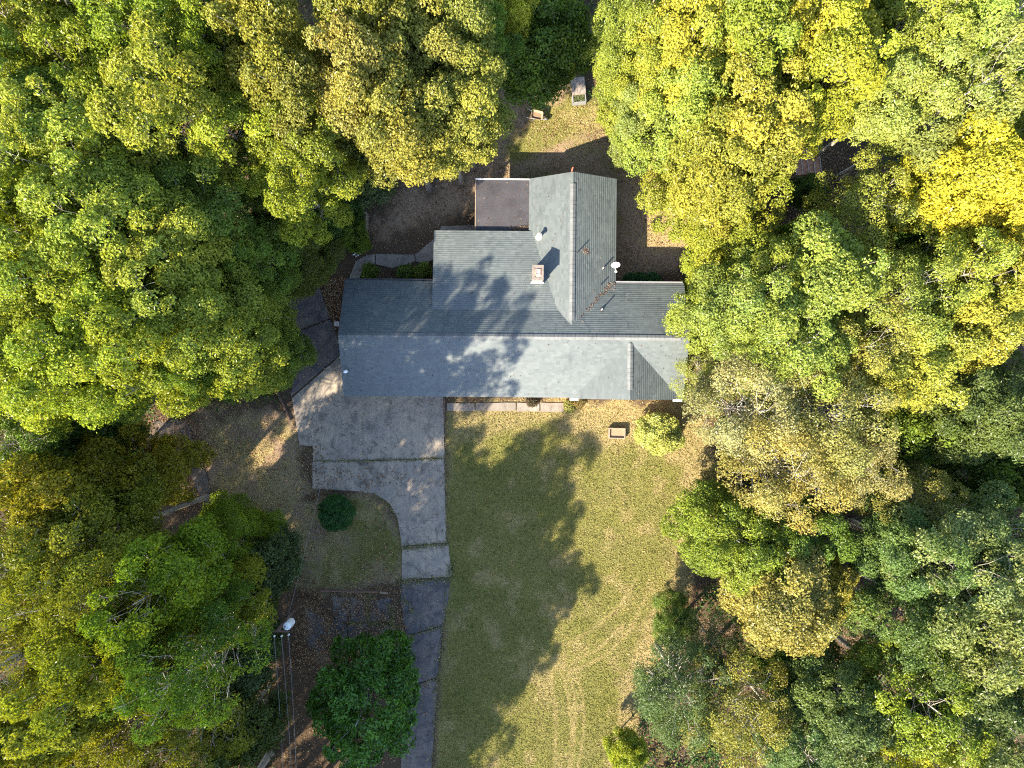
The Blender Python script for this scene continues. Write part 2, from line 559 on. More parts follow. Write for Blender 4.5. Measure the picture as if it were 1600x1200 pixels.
def zone_at(x, y):
    n = (fnoise(x * 0.35, y * 0.35, 3) - 0.5) * 3.2 + (fnoise(x * 1.4, y * 1.4, 5) - 0.5) * 1.3

    def inside(poly, soft=0.9, k=1.0):
        return np.clip(0.5 - (sdpoly(x, y, poly) + n * k) / (2 * soft), 0, 1)
    pat = fnoise(x * 0.22 + 9, y * 0.22, 21)
    fine = fnoise(x * 0.9, y * 0.9, 31)
    side = inside(SIDE); isl = inside(ISLAND, 0.7, 0.5); back = inside(BACK, 1.0)
    lawn = inside(LAWN, 0.6, 0.35)
    g = lawn * 0.95
    g = np.maximum(g, side * np.clip(0.28 + (pat - 0.5) * 2.2, 0, 0.65))
    g = np.maximum(g, isl * np.clip(0.55 + (pat - 0.5) * 2.0, 0.1, 0.8))
    g = np.maximum(g, inside(BACKG, 0.8) * 0.75)
    g = np.maximum(g, back * np.clip((pat - 0.52) * 2.5, 0, 0.45))
    s = np.maximum(inside(STRAW, 0.7, 0.6), inside(STRAW2, 0.6, 0.5) * 0.85)
    s = np.maximum(s, inside(STRAW3, 0.5, 0.5) * 0.62)
    s = np.maximum(s, lawn * np.clip((fine - 0.5) * 2.2 + 0.15, 0, 0.55))
    s = np.maximum(s, side * np.clip(0.46 + (fine - 0.5) * 1.8, 0, 0.75))
    s = np.maximum(s, isl * np.clip(0.25 + (fine - 0.5) * 1.8, 0, 0.7))
    s = np.maximum(s, inside(BACKS, 0.9) * 0.62)
    d = np.maximum(np.maximum(side, isl), np.maximum(back * 0.75, lawn))
    d = np.maximum(d, inside(BED, 0.3, 0.2) * 0.2)
    d = np.maximum(d, inside(PADLIT, 0.5, 0.5) * np.clip(0.35 + (fine - 0.5), 0, 0.6))
    tr = np.zeros_like(g)
    for t in TRACKS:
        tr = np.maximum(tr, np.clip(1 - sdline(x, y, t) / 0.26, 0, 1))
    s = np.maximum(s, tr * 0.6 * lawn)
    return g, s, d, tr


def ground():
    fx = np.arange(-23, 15.01, 0.22); fy = np.arange(-29, 22.01, 0.22)
    ex = np.array([1, 2, 4, 8, 16, 40, 90, 180, 400.0])
    xs = np.concatenate([-23 - ex[::-1], fx, fx[-1] + ex]); ys = np.concatenate([-29 - ex[::-1], fy, fy[-1] + ex])
    X, Y = np.meshgrid(xs, ys)
    ny, nx = X.shape
    g, s, d, tr = zone_at(X.ravel(), Y.ravel())
    Z = (fnoise(X.ravel() * 0.5, Y.ravel() * 0.5, 8) - 0.5) * 0.05 - tr * 0.015
    Z = np.where((np.abs(X.ravel()) < 23) & (np.abs(Y.ravel()) < 29), Z, 0)
    Z -= 0.03
    co = np.stack([X.ravel(), Y.ravel(), Z], 1)
    idx = np.arange(nx * ny).reshape(ny, nx)
    q = np.stack([idx[:-1, :-1], idx[:-1, 1:], idx[1:, 1:], idx[1:, :-1]], -1).reshape(-1, 4)
    col = np.stack([g, s, d, np.ones_like(g)], 1)
    me = raw_mesh("ground", co, q.ravel(), np.arange(0, q.size, 4), {"zone": ('FLOAT_COLOR', 'POINT', col)})
    me.polygons.foreach_set("use_smooth", np.ones(len(me.polygons), bool))
    tag(link("ground", me, MGROUND), "lawn, bare earth and leaf litter of the whole lot", kind='structure')


ground()

# ------------------------------------------------------------------ paving slabs
DRIVE_SLABS = [   # concrete apron and drive, slab outlines in photo pixels
    [(456, 622), (536, 552), (538, 611), (693, 611), (694.5, 715), (640, 717), (567, 719.5), (489, 720), (489, 697), (468, 695)],
    [(488.5, 720.8), (567, 720.3), (640, 717.8), (694.5, 715.8), (697.5, 848), (628, 853), (626, 838), (621, 808), (608, 786), (584, 771), (552, 767), (488, 763)],
    [(628, 854.2), (700.5, 849.4), (706, 897), (704, 901), (628, 906)],
]
DRIVE_OLD = [
    [(628, 907.5), (703, 903), (701, 930), (692.5, 977), (633, 994), (626, 936)],
    [(633, 994.8), (692, 977.8), (684, 1058), (638, 1072)],
    [(638, 1072.8), (683.8, 1058.8), (675, 1196), (660, 1330), (596, 1330), (626, 1200)],
]
PAD = [
    [(518, 931), (546, 933), (545, 972), (521, 975)], [(547.5, 933), (572, 941), (574, 969), (547, 973)],
    [(577, 940), (612, 934), (611, 971), (579, 972)], [(480, 953), (506, 964), (509, 1016), (482, 1010)],
    [(512, 979), (541, 976), (541, 1020), (514, 1022)], [(544, 976), (574, 973), (575, 1016), (545, 1020)],
    [(578, 976), (609, 975), (626, 990), (634, 1030), (580, 1020)],
]
ASPH_SIDE = [
    [(438, 447), (499, 447), (516, 497), (470, 515), (444, 500)],
    [(470.5, 517), (516.5, 499), (536, 550), (455, 620), (462, 560)],
]
WALK_FRONT = [[(698, 630), (742, 630), (742, 642), (698, 642)], [(743.3, 629.5), (806, 629), (806, 642), (743.3, 642)],
              [(807.5, 629), (843, 629), (843, 643), (807.5, 643)], [(844.5, 629), (882, 629.5), (881, 643.5), (844.5, 643)]]
WALK_BACK = [[(545, 437), (556, 408), (573, 398.5), (586, 397), (586, 413), (570, 412), (562, 436)],
             [(587, 397), (647, 398), (649, 408), (636, 413), (612, 419), (587, 413)],
             [(648.3, 398), (682, 370), (686, 400), (664, 413), (650, 409)],
             [(683, 368), (690, 353), (744, 352), (744, 366), (690, 372)]]
PATH_W = [(216, 662), (292, 655), (338, 786), (318, 790), (303, 752), (250, 690)]


def paving(name, label, slabs, mat, slab_name, top=0.035, jitter=0.006, rough=0.018):
    root = empty(name, (0, 0, 0))
    tag(root, label, kind='structure')
    r = random.Random(len(slabs) * 31)
    for s in slabs:
        pts = atp(s)
        # roughened outline
        outp = []
        for i in range(len(pts)):
            a, b = pts[i], pts[(i + 1) % len(pts)]
            L = math.hypot(b[0] - a[0], b[1] - a[1]); n = max(1, int(L / 0.35))
            for k in range(n):
                t = k / n
                j = rough * 0.4 if k == 0 else rough
                outp.append((a[0] + (b[0] - a[0]) * t + r.uniform(-j, j), a[1] + (b[1] - a[1]) * t + r.uniform(-j, j)))
        m = MB(); m.prism(outp, -0.12, top + r.uniform(-jitter, jitter), 0.012)
        m.build(slab_name, mat, root)
    return root


paving("driveway", "grey concrete driveway and apron in front of the garage", DRIVE_SLABS, MCONC, "concrete_slab", 0.05)
paving("old_driveway", "dark patched lower driveway running to the bottom edge", DRIVE_OLD, MASPH, "asphalt_slab", 0.03, 0.006, 0.02)
paving("parking_pad", "broken asphalt parking pad half buried under leaves", PAD, MASPH, "asphalt_slab", 0.004, 0.012, 0.11)
paving("side_driveway", "dark asphalt strip beside the west end of the house", ASPH_SIDE, MASPH, "asphalt_slab", 0.042, 0.004)
paving("front_walk", "narrow concrete walk under the front eave", WALK_FRONT, MWALK, "concrete_slab", 0.05)
paving("back_walk", "curving concrete path behind the house", WALK_BACK, MWALK, "concrete_slab", 0.045)
paving("path", "worn grey track at the edge of the wood", [PATH_W], MTRACK, "asphalt_slab", 0.012, 0.0, 0.10)

ALL_PAVED = [atp(s) for s in DRIVE_SLABS + DRIVE_OLD + ASPH_SIDE + WALK_FRONT + WALK_BACK]
HOUSE_FOOT = [[(-10.6, -0.5), (10.7, -0.5), (10.7, 6.3), (6.4, 6.3), (6.4, 13.0), (-2.3, 13.0), (-2.3, 9.5), (-4.9, 9.5), (-4.9, 6.3), (-10.6, 6.3)]]


# ------------------------------------------------------------------ house
HR = -0.0085
house = empty("house", (0, 0, 0), HR)
tag(house, "low brick ranch house under a slate grey shingled cross gable roof", "house")

Z_E, Z_R = 2.70, 4.32
Y_R = 2.95; Y_S = -0.83; Y_N = 6.60
X_W, X_E = -10.82, 11.02
SL_S = (Z_R - Z_E) / (Y_R - Y_S); SL_N = (Z_R - Z_E) / (Y_N - Y_R)
WX = 3.72; WXE = 6.62; WXW = 1.02; WZ = 3.98; WYN = 13.32
SL_E = (WZ - 2.68) / (WXE - WX); SL_W = (WZ - 2.72) / (WX - WXW)
SH_Y0, SH_Y1 = 4.70, 9.82
SH_Z0 = Z_R - SL_N * (SH_Y0 - Y_R) + 0.01; SH_Z1 = 2.80
SL_SH = (SH_Z0 - SH_Z1) / (SH_Y1 - SH_Y0)
GX = 7.36; GXW = 3.84; GXE = 10.93; GZ = 4.20; GY = -0.90
SL_GW = (GZ - 2.66) / (GX - GXW); SL_GE = (GZ - 2.66) / (GXE - GX)


def clip(poly, a, b, c):
    """Keep the part of a convex polygon where a*u + b*s <= c."""
    out = []
    n = len(poly)
    for i in range(n):
        p, q = poly[i], poly[(i + 1) % n]
        dp = a * p[0] + b * p[1] - c; dq = a * q[0] + b * q[1] - c
        if dp <= 0:
            out.append(p)
        if dp * dq < 0:
            t = dp / (dp - dq)
            out.append((p[0] + (q[0] - p[0]) * t, p[1] + (q[1] - p[1]) * t))
    return out


def roof_plane(name, poly, org, down, slope, seed, tone=0.5):
    """Deck under `poly` (convex, plan), ridge line through org, falling along `down`; plus its shingle courses."""
    dx, dy = down; ux, uy = -dy, dx
    zf = lambda x, y: org[2] - slope * ((x - org[0]) * dx + (y - org[1]) * dy)
    a = sum(poly[i][0] * poly[(i + 1) % len(poly)][1] - poly[(i + 1) % len(poly)][0] * poly[i][1] for i in range(len(poly)))
    if a < 0:
        poly = poly[::-1]
    n = len(poly)
    m = MB()
    vs = [(x, y, zf(x, y) - 0.16) for x, y in poly] + [(x, y, zf(x, y)) for x, y in poly]
    m.add(vs, [tuple(range(n - 1, -1, -1)), tuple(range(n, 2 * n))] + [(i, (i + 1) % n, n + (i + 1) % n, n + i) for i in range(n)])
    deck = m.build(name, MDECK, house)
    r = random.Random(seed)
    loc = [((x - org[0]) * ux + (y - org[1]) * uy, (x - org[0]) * dx + (y - org[1]) * dy) for x, y in poly]
    edges = []
    for i in range(n):
        p, q = loc[i], loc[(i + 1) % n]
        ex, ey = q[0] - p[0], q[1] - p[1]
        L = math.hypot(ex, ey)
        nx_, ny_ = ey / L, -ex / L
        # outward normal for the orientation of loc
        edges.append((nx_, ny_, nx_ * p[0] + ny_ * p[1] + 0.02))
    cu = sum(p[0] for p in loc) / n; cs = sum(p[1] for p in loc) / n
    edges = [(e if e[0] * cu + e[1] * cs <= e[2] else (-e[0], -e[1], -e[2] + 0.04)) for e in edges]
    s0 = min(p[1] for p in loc); s1 = max(p[1] for p in loc)
    u0 = min(p[0] for p in loc); u1 = max(p[0] for p in loc)
    e = 0.142 * math.cos(math.atan(slope))
    co = []; fl = []; st = []; va = []
    k = 0; s = s1 + 0.02
    while s > s0 - 0.01:
        u = u0 - r.uniform(0, 0.34)
        cv = r.uniform(-0.08, 0.08)
        while u < u1:
            w = r.choice((0.16, 0.24, 0.30, 0.32))
            cell = [(u, s - e), (u + w, s - e), (u + w, s), (u, s)]
            for A, B, C in edges:
                cell = clip(cell, A, B, C)
                if len(cell) < 3:
                    break
            if len(cell) >= 3:
                val = min(1, max(0, r.gauss(tone, 0.25) + cv))
                th = r.uniform(0.018, 0.022)
                b = len(co)
                pl = []
                for (cu_, cs_) in cell:
                    X = org[0] + cu_ * ux + cs_ * dx; Y = org[1] + cu_ * uy + cs_ * dy
                    pl.append((X, Y, cs_))
                for X, Y, cs_ in pl:
                    co.append((X, Y, zf(X, Y) + 0.004 + th * max(0, min(1, (cs_ - (s - e)) / e))))
                for X, Y, cs_ in pl:
                    co.append((X, Y, zf(X, Y)))
                q = len(pl)
                ar = sum(pl[i][0] * pl[(i + 1) % q][1] - pl[(i + 1) % q][0] * pl[i][1] for i in range(q))
                order = list(range(q)) if ar > 0 else list(range(q - 1, -1, -1))
                st.append(len(fl)); fl += [b + i for i in order]; va.append(val)
                for i in range(q):
                    i0, i1 = order[i], order[(i + 1) % q]
                    st.append(len(fl)); fl += [b + i1, b + i0, b + q + i0, b + q + i1]; va.append(val * 0.8)
            u += w
        s -= e; k += 1
    me = raw_mesh("shingles", co, fl, st, {"v": ('FLOAT', 'FACE', va)})
    o = link("shingles", me, MSHINGLE, deck)
    o['kind'] = 'stuff'
    return deck


MDECK = plain_mat("roof_deck_edge", (0.085, 0.090, 0.092), 0.8, 0.2, 3)
roof_plane("roof", [(X_W, Y_S), (X_E, Y_S), (X_E, Y_R), (X_W, Y_R)], (0, Y_R, Z_R), (0, -1), SL_S, 1)
roof_plane("roof", [(X_W, Y_R), (X_E, Y_R), (X_E, Y_N), (-4.95, Y_N - 0.01), (X_W, Y_N + 0.06)], (0, Y_R, Z_R), (0, 1), SL_N, 2)
roof_plane("roof", [(-5.08, SH_Y0), (3.2, SH_Y0), (3.2, SH_Y1), (-5.08, SH_Y1)], (0, SH_Y0, SH_Z0 + 0.008), (0, 1), SL_SH, 3)
yb = Y_R + (Z_R - WZ) / SL_N - 0.05
roof_plane("roof", [(WX, yb), (WXE, yb + 3.0), (WXE, WYN - 0.05), (WX, WYN)], (WX, 0, WZ), (1, 0), SL_E, 4)
roof_plane("roof", [(WX, yb), (WX, WYN), (WXW, WYN - 0.1), (WXW, yb + 3.4)], (WX, 0, WZ), (-1, 0), SL_W, 5)
yg = Y_R - (Z_R - GZ) / SL_S + 0.05
roof_plane("roof", [(GX, GY), (GX, yg), (GXW - 0.05, GY)], (GX, 0, GZ), (-1, 0), SL_GW, 6, 0.1)
roof_plane("roof", [(GX, GY), (GXE + 0.05, GY), (GX, yg)], (GX, 0, GZ), (1, 0), SL_GE, 7, 0.3)

MRIDGE = plain_mat("ridge_cap_shingle", (0.098, 0.104, 0.106), 0.8, 0.25, 2.2)


def ridge_vent(p0, p1, z, sl_a, sl_b, name="ridge_vent", w=0.17, up=0.055):
    """Row of overlapping cap pieces bent over the ridge from p0 to p1, raised like a ridge vent."""
    m = MB()
    L = math.hypot(p1[0] - p0[0], p1[1] - p0[1]); d = ((p1[0] - p0[0]) / L, (p1[1] - p0[1]) / L)
    nrm = (-d[1], d[0])
    n = int(L / 0.26)
    r = random.Random(int(L * 100))
    for k in range(n):
        t0 = L * k / n; t1 = L * (k + 1) / n + 0.03
        lift = up + r.uniform(-0.004, 0.004)
        vs = []
        for t, dz in ((t0, 0.0), (t1, 0.012)):
            x = p0[0] + d[0] * t; y = p0[1] + d[1] * t
            vs += [(x + nrm[0] * w, y + nrm[1] * w, z - sl_a * w - 0.01), (x + nrm[0] * w, y + nrm[1] * w, z - sl_a * w + lift + dz),
                   (x, y, z + lift + 0.01 + dz),
                   (x - nrm[0] * w, y - nrm[1] * w, z - sl_b * w + lift + dz), (x - nrm[0] * w, y - nrm[1] * w, z - sl_b * w - 0.01)]
        m.add(vs, [(0, 1, 6, 5), (1, 2, 7, 6), (2, 3, 8, 7), (3, 4, 9, 8), (4, 3, 2, 1, 0), (5, 6, 7, 8, 9)])
    return m.build(name, MRIDGE, house)


ridge_vent((-10.3, Y_R), (10.45, Y_R), Z_R, SL_N, SL_S)
ridge_vent((WX, yb + 0.35), (WX, WYN - 0.75), WZ, SL_W, SL_E)
ridge_vent((GX, GY + 0.6), (GX, yg - 0.15), GZ, SL_GW, SL_GE)

# flat porch roof at the back
m = MB(); m.prism([(-2.43, 9.88), (1.25, 9.88), (1.25, 13.22), (-2.43, 13.22)], 2.30, 2.46)
porch = m.build("porch_roof", MMEMB, house)
m = MB()
m.box((-0.62, 13.27, 2.43), (3.72, 0.06, 0.12))
m.build("white_gutter", MWHITE, porch)
m = MB(); m.box((-2.47, 11.55, 2.42), (0.05, 3.4, 0.12)); m.build("edge_trim", MWOOD, porch)
m = MB()
for x, y in ((-2.3, 13.05), (1.0, 13.05), (-2.3, 11.4)):
    m = MB(); m.box((x, y, 1.13), (0.11, 0.11, 2.3)); m.build("porch_post", MWHITE, porch)

# rake boards, gutters
for x in (X_W - 0.015, X_E + 0.015):
    m = MB(); m.add([(x - 0.015, Y_S, Z_E - 0.15), (x + 0.015, Y_S, Z_E - 0.15), (x + 0.015, Y_R, Z_R - 0.15), (x - 0.015, Y_R, Z_R - 0.15),
           (x - 0.015, Y_S, Z_E - 0.02), (x + 0.015, Y_S, Z_E - 0.02), (x + 0.015, Y_R, Z_R - 0.02), (x - 0.015, Y_R, Z_R - 0.02)],
          [(3, 2, 1, 0), (4, 5, 6, 7), (0, 1, 5, 4), (1, 2, 6, 5), (2, 3, 7, 6), (3, 0, 4, 7)])
    m.build("rake_board", MWHITE, house)
for (x0, x1) in ((3.75, 4.28), (10.42, 10.98)):
    m = MB(); m.box(((x0 + x1) / 2, GY - 0.06, 2.60), (x1 - x0, 0.16, 0.13)); m.build("white_gutter", MWHITE, house)
m = MB(); m.box((8.8, Y_N + 0.05, Z_E - 0.06), (4.3, 0.09, 0.1)); m.build("grey_gutter", MGREYM, house)
m = MB(); m.box((-7.9, Y_N + 0.10, Z_E - 0.06), (5.6, 0.07, 0.1)); m.build("grey_gutter", MDARK, house)

# brick walls (seen only from beside the photograph's viewpoint)
def wall_block(poly, z1):
    mm = MB(); mm.prism(poly, -0.1, z1); return mm.build("wall", MBRICK, house)


wall_block([(-10.35, -0.38), (10.5, -0.38), (10.5, 6.15), (-10.35, 6.15)], 2.53)
wall_block([(-4.6, 6.155), (1.4, 6.155), (1.4, 9.4), (-4.6, 9.4)], 2.55)
wall_block([(1.45, 6.16), (6.2, 6.16), (6.2, 12.9), (1.45, 12.9)], 2.5)
for x0, x1 in ((-10.35, -10.1), (10.25, 10.5)):
    m = MB()
    pts = [(0.0, 2.54), (5.75, 2.54), (3.02, 3.92)]
    m.add([(x0, 0.05 + a, z) for a, z in pts] + [(x1, 0.05 + a, z) for a, z in pts], [(2, 1, 0), (3, 4, 5), (0, 1, 4, 3), (1, 2, 5, 4), (2, 0, 3, 5)])
    m.build("gable_wall", MWHITE, house)
m = MB(); m.add([(1.6, 12.85, 2.51), (6.1, 12.85, 2.51), (3.72, 12.85, 3.7), (1.6, 12.65, 2.51), (6.1, 12.65, 2.51), (3.72, 12.65, 3.7)],
                [(1, 0, 2), (3, 4, 5), (0, 1, 4, 3), (1, 2, 5, 4), (2, 0, 3, 5)]); m.build("gable_wall", MWHITE, house)


def opening(name, cx, y, zc, w, h, mat, ny=-1, bars=1):
    fr = MB()
    for sx in (-1, 1):
        fr.box((cx + sx * (w / 2 + 0.04), y + ny * 0.03, zc), (0.08, 0.08, h + 0.16))
    for sz in (-1, 1):
        fr.box((cx, y + ny * 0.03, zc + sz * (h / 2 + 0.04)), (w - 0.002, 0.078, 0.08))
    o = fr.build(name, MWHITE, house)
    pn = MB(); pn.box((cx, y + ny * 0.012, zc), (w, 0.03, h)); pn.build("pane" if name == "window" else "panel", mat, o)


for cx, w in ((-2.3, 1.8), (1.2, 1.8), (5.2, 1.2), (8.9, 1.6)):
    opening("window", cx, -0.38, 1.45, w, 1.2, MGLASS)
for cx in (-8.7, -5.9):
    opening("garage_door", cx, -0.38, 1.12, 2.4, 2.1, MWHITE)
opening("door", 3.3, -0.38, 1.08, 0.92, 2.05, MRED)

# chimney
m = MB(); m.box((1.535, 6.87, 3.75), (0.62, 0.86, 1.96))
chim = m.build("chimney", MCHIM, house)
m = MB()
for c, s in (((1.535, 7.25, 4.755), (0.70, 0.18, 0.06)), ((1.535, 6.49, 4.755), (0.70, 0.18, 0.06)), ((1.275, 6.87, 4.754), (0.18, 0.58, 0.06)), ((1.795, 6.87, 4.754), (0.18, 0.58, 0.06))):
    m.box(c, s)
m.build("cap", MCAP, chim)
m = MB()
for c, s in (((1.535, 7.06, 4.79), (0.30, 0.05, 0.14)), ((1.535, 6.72, 4.79), (0.30, 0.05, 0.14)), ((1.41, 6.89, 4.79), (0.05, 0.29, 0.14)), ((1.66, 6.89, 4.79), (0.05, 0.29, 0.14))):
    m.box(c, s)
m.build("flue", plain_mat("flue_clay", (0.48, 0.27, 0.19), 0.8, 0.3, 8), chim)
m = MB(); m.box((1.54, 6.89, 4.74), (0.22, 0.28, 0.03), 0.2); m.build("flue_cover", MWHITE, chim)
m = MB(); m.box((1.535, 6.405, 3.62), (0.78, 0.06, 0.42)); m.build("flashing", MWHITE, chim)

# vents on the roof
def vent(px, py, z, r, h, mat, name="vent_pipe", cap=False):
    x, y = at(px, py, z + h)
    c, s = math.cos(-HR), math.sin(-HR)
    x, y = x * c - y * s, x * s + y * c
    mm = MB(); mm.tube([(x, y, z - 0.12), (x, y, z + h)], r, 10)
    o = mm.build(name, mat, house)
    mm = MB(); mm.tube([(x, y, z - 0.1), (x, y, z + 0.05), (x, y, z + 0.09)], [r * 2.2, r * 1.9, r * 1.25], 10)
    mm.build("boot", MDARK if not cap else MLEAD, o)
    if cap:
        mm = MB(); mm.tube([(x, y, z + h - 0.06), (x, y, z + h), (x, y, z + h + 0.05)], [r * 1.5, r * 1.5, r * 0.6], 12)
        mm.build("vent_cap", MLEAD, o)


vent(843, 367, 3.05, 0.11, 0.62, MLEAD, cap=True)
vent(903, 392, 3.80, 0.035, 0.55, MDARK)
vent(943, 418, 3.05, 0.045, 0.50, MLEAD)
vent(939, 445, 3.05, 0.04, 0.45, MDARK)
vent(941, 483, 3.62, 0.045, 0.45, MLEAD)
vent(690, 435, 3.10, 0.06, 0.16, MDARK)
vent(737, 458, 3.30, 0.06, 0.16, MDARK)
vent(850, 522, 4.12, 0.05, 0.12, MDARK)
# ------------------------------------------------------------------ trees
def unit(a):
    return a / (np.linalg.norm(a, axis=-1, keepdims=True) + 1e-9)


def leaves_mesh(name, C, N, L, W, v, h, rng, shape=0.5):
    n = len(C)
    N = unit(N)
    t = unit(rng.normal(size=(n, 3)))
    a = unit(t - N * np.sum(t * N, 1, keepdims=True))
    b = np.cross(N, a)
    L = np.broadcast_to(np.asarray(L, float), (n,))[:, None]; W = np.broadcast_to(np.asarray(W, float), (n,))[:, None]
    fold = N * (W * 0.28)
    co = np.empty((n, 4, 3), np.float32)
    co[:, 0] = C - a * L * 0.5
    co[:, 1] = C + b * W * 0.5 + fold
    co[:, 2] = C + a * L * 0.5
    co[:, 3] = C - b * W * 0.5 + fold
    return raw_mesh(name, co.reshape(-1, 3), np.arange(n * 4), np.arange(0, n * 4, 4),
                    {"v": ('FLOAT', 'FACE', v), "h": ('FLOAT', 'FACE', h)})


def crown_data(seed, H, R, zb, ncl, rc, nspray, nleaf, L, W, squash=0.8, spr=0.24, top=1.0, power=1.0, up=0.6, sizevar=0.48, bare=0.0, lowcut=-0.45, kr=(0.62, 1.08), var=1.0):
    """Clumps spread through a dome; each clump is sprays of leaves on its outer side. Returns leaf arrays and clump centres."""
    rng = np.random.default_rng(seed)
    zc = zb + (H - zb) * 0.42
    ga = math.pi * (3 - math.sqrt(5))
    cents = []
    for i in range(ncl):
        cz = 1 - (i + 0.5) / ncl * (1 - lowcut)
        ph = i * ga + rng.uniform(-0.5, 0.5)
        sr = math.sqrt(max(0, 1 - cz * cz)) ** power
        k = rng.uniform(*kr) if rng.random() < 0.82 else rng.uniform(0.35, 0.7)
        vz = (H - rc * 0.6 - zc) if cz > 0 else (zc - zb)
        cents.append((sr * math.cos(ph) * (R - rc * 0.55) * k, sr * math.sin(ph) * (R - rc * 0.55) * k, zc + cz * vz * k * top))
    cents = np.array(cents)
    PC, PN, PV, PH = [], [], [], []
    for c in cents:
        r = rc * rng.uniform(1 - sizevar, 1 + sizevar)
        out = unit(c - np.array([0, 0, zb + (H - zb) * 0.15]))
        hc = rng.random(); vc = rng.uniform(0.86, 1.12)
        ns = int(nspray * (r / rc) ** 2 * (rng.uniform(0.25, 0.6) if rng.random() < bare else 1.0))
        d = unit(rng.normal(size=(ns * 2, 3)) + out * 0.55 + np.array([0, 0, 0.35]))
        d = d[(d @ unit(out + np.array([0, 0, 0.8]))) > -0.35][:ns]
        ns = len(d)
        rad = r * (0.62 + 0.42 * rng.random(ns) ** 0.6)
        P = c + d * rad[:, None] * np.array([1, 1, squash])
        SN = unit(d + np.array([0, 0, up]))
        nl = nleaf
        off = rng.normal(size=(ns, nl, 3)); 
        off -= SN[:, None, :] * np.sum(off * SN[:, None, :], 2, keepdims=True) * 0.6
        q = P[:, None, :] + off * spr * 0.55
        nn = unit(SN[:, None, :] * 0.9 + unit(off) * 0.35 + rng.normal(size=(ns, nl, 3)) * 0.55)
        sv = rng.uniform(1 - 0.22 * var, 1 + 0.22 * var, size=(ns, 1)); sh = rng.random((ns, 1))
        PC.append(q.reshape(-1, 3)); PN.append(nn.reshape(-1, 3))
        PV.append((vc * sv * rng.uniform(0.75, 1.28, size=(ns, nl))).ravel())
        PH.append(np.clip(0.75 * hc + 0.3 * sh + 0.45 * rng.random((ns, nl)) - 0.25, 0, 1).ravel())
    return np.concatenate(PC), np.concatenate(PN), np.concatenate(PV), np.concatenate(PH), cents, rng


def trunk_mesh(name, H, zb, cents, r0, rng, frac=1.0, sides=7, twig=0.02, extra=0):
    m = MB()
    lean = rng.uniform(-0.25, 0.25, 2)
    tp = lambda t: np.array([lean[0] * math.sin(t * 2.6) * t, lean[1] * math.sin(t * 2.1) * t, t * H * 0.86])
    ts = np.linspace(0, 1, 9)
    pts = [tp(t) for t in ts]
    pts[0] = pts[0] - np.array([0, 0, 0.35])
    rad = [r0 * (1.35 if i == 0 else 1.0) * (1 - 0.86 * t) for i, t in enumerate(ts)]
    m.tube(pts, rad, sides)
    for c in cents:
        if rng.random() > frac:
            continue
        z0 = max(zb * 0.75, min(H * 0.8, c[2] - np.hypot(c[0], c[1]) * rng.uniform(0.55, 1.0)))
        t0 = z0 / (H * 0.86)
        a = tp(min(1, t0))
        mid = a * 0.5 + c * 0.5 + np.array([rng.uniform(-.25, .25), rng.uniform(-.25, .25), -0.12 * np.linalg.norm(c - a)])
        mid2 = a * 0.22 + c * 0.78 + np.array([rng.uniform(-.2, .2), rng.uniform(-.2, .2), -0.02])
        rb = r0 * (1 - 0.86 * t0) * rng.uniform(0.32, 0.55)
        m.tube([a, mid, mid2, c], [rb, rb * 0.62, rb * 0.4, twig], 5)
        for e in range(2 + extra):
            d = unit(rng.normal(size=3) + np.array([0, 0, 0.5])) * rng.uniform(0.4, 0.9)
            m.tube([mid2, mid2 + d * 0.55 + np.array([0, 0, 0.05]), mid2 + d], [rb * 0.3, rb * 0.2, twig * 0.5], 4)
    me = bpy.data.meshes.new(name); me.from_pydata(m.v, [], m.f)
    me.polygons.foreach_set("use_smooth", [True] * len(me.polygons)); me.update()
    me.materials.append(MBARK)
    return me


PROTO = {}


def proto(key, mat, H, R, zb, r0, seed, limb=1.0, extra=0, **kw):
    C, N, V, Hh, cents, rng = crown_data(seed, H, R, zb, **{k: v for k, v in kw.items() if k not in ('L', 'W')}, L=0, W=0)
    n = len(C)
    L = kw['L'] * rng.uniform(0.7, 1.3, n); W = kw['W'] * rng.uniform(0.75, 1.25, n)
    me = leaves_mesh("crown", C, N, L, W, V, Hh, rng)
    me.materials.append(mat)
    PROTO[key] = dict(crown=me, trunk=trunk_mesh("trunk", H, zb, cents, r0, rng, limb, extra=extra), H=H, R=R)


# airy, lumpy woodland trees
for i in range(3):
    proto(f"P{i}", MLEAF, 18, 3.7, 6.5, 0.24, 100 + i, 0.9, 2, bare=0.08, ncl=48 + 4 * i, rc=0.92, nspray=58, nleaf=11, L=0.186, W=0.107, squash=0.78, spr=0.255, power=0.85)
# dense cauliflower crowns, large leaves
for i in range(2):
    proto(f"M{i}", MLEAF_TURN, 17, 3.8, 5.5, 0.26, 200 + i, 0.5, ncl=44 + 8 * i, rc=1.08, nspray=65, nleaf=11, L=0.195, W=0.127, squash=0.8, spr=0.255, power=0.8)
# crowns with a low skirt, for the rim of the wood
for i in range(2):
    proto(f"L{i}", MLEAF, 14, 3.6, 0.8, 0.22, 250 + i, 0.4, ncl=72, rc=0.95, nspray=55, nleaf=10, L=0.186, W=0.111, squash=0.8, spr=0.255, power=0.8, lowcut=-0.85)
# thin crowns showing their limbs
for i in range(2):
    proto(f"S{i}", MLEAF_TURN, 16, 4.0, 5.5, 0.22, 300 + i, 1.0, 2, ncl=54, rc=0.85, nspray=45, nleaf=8, L=0.159, W=0.094, squash=0.75, spr=0.306, power=0.8, bare=0.2)
# fine dark feathery cedar
proto("C0", MLEAF, 11, 2.8, 1.2, 0.2, 400, 0.6, ncl=70, rc=0.62, nspray=63, nleaf=12, L=0.150, W=0.051, squash=0.6, spr=0.204, power=1.25, lowcut=-0.8)
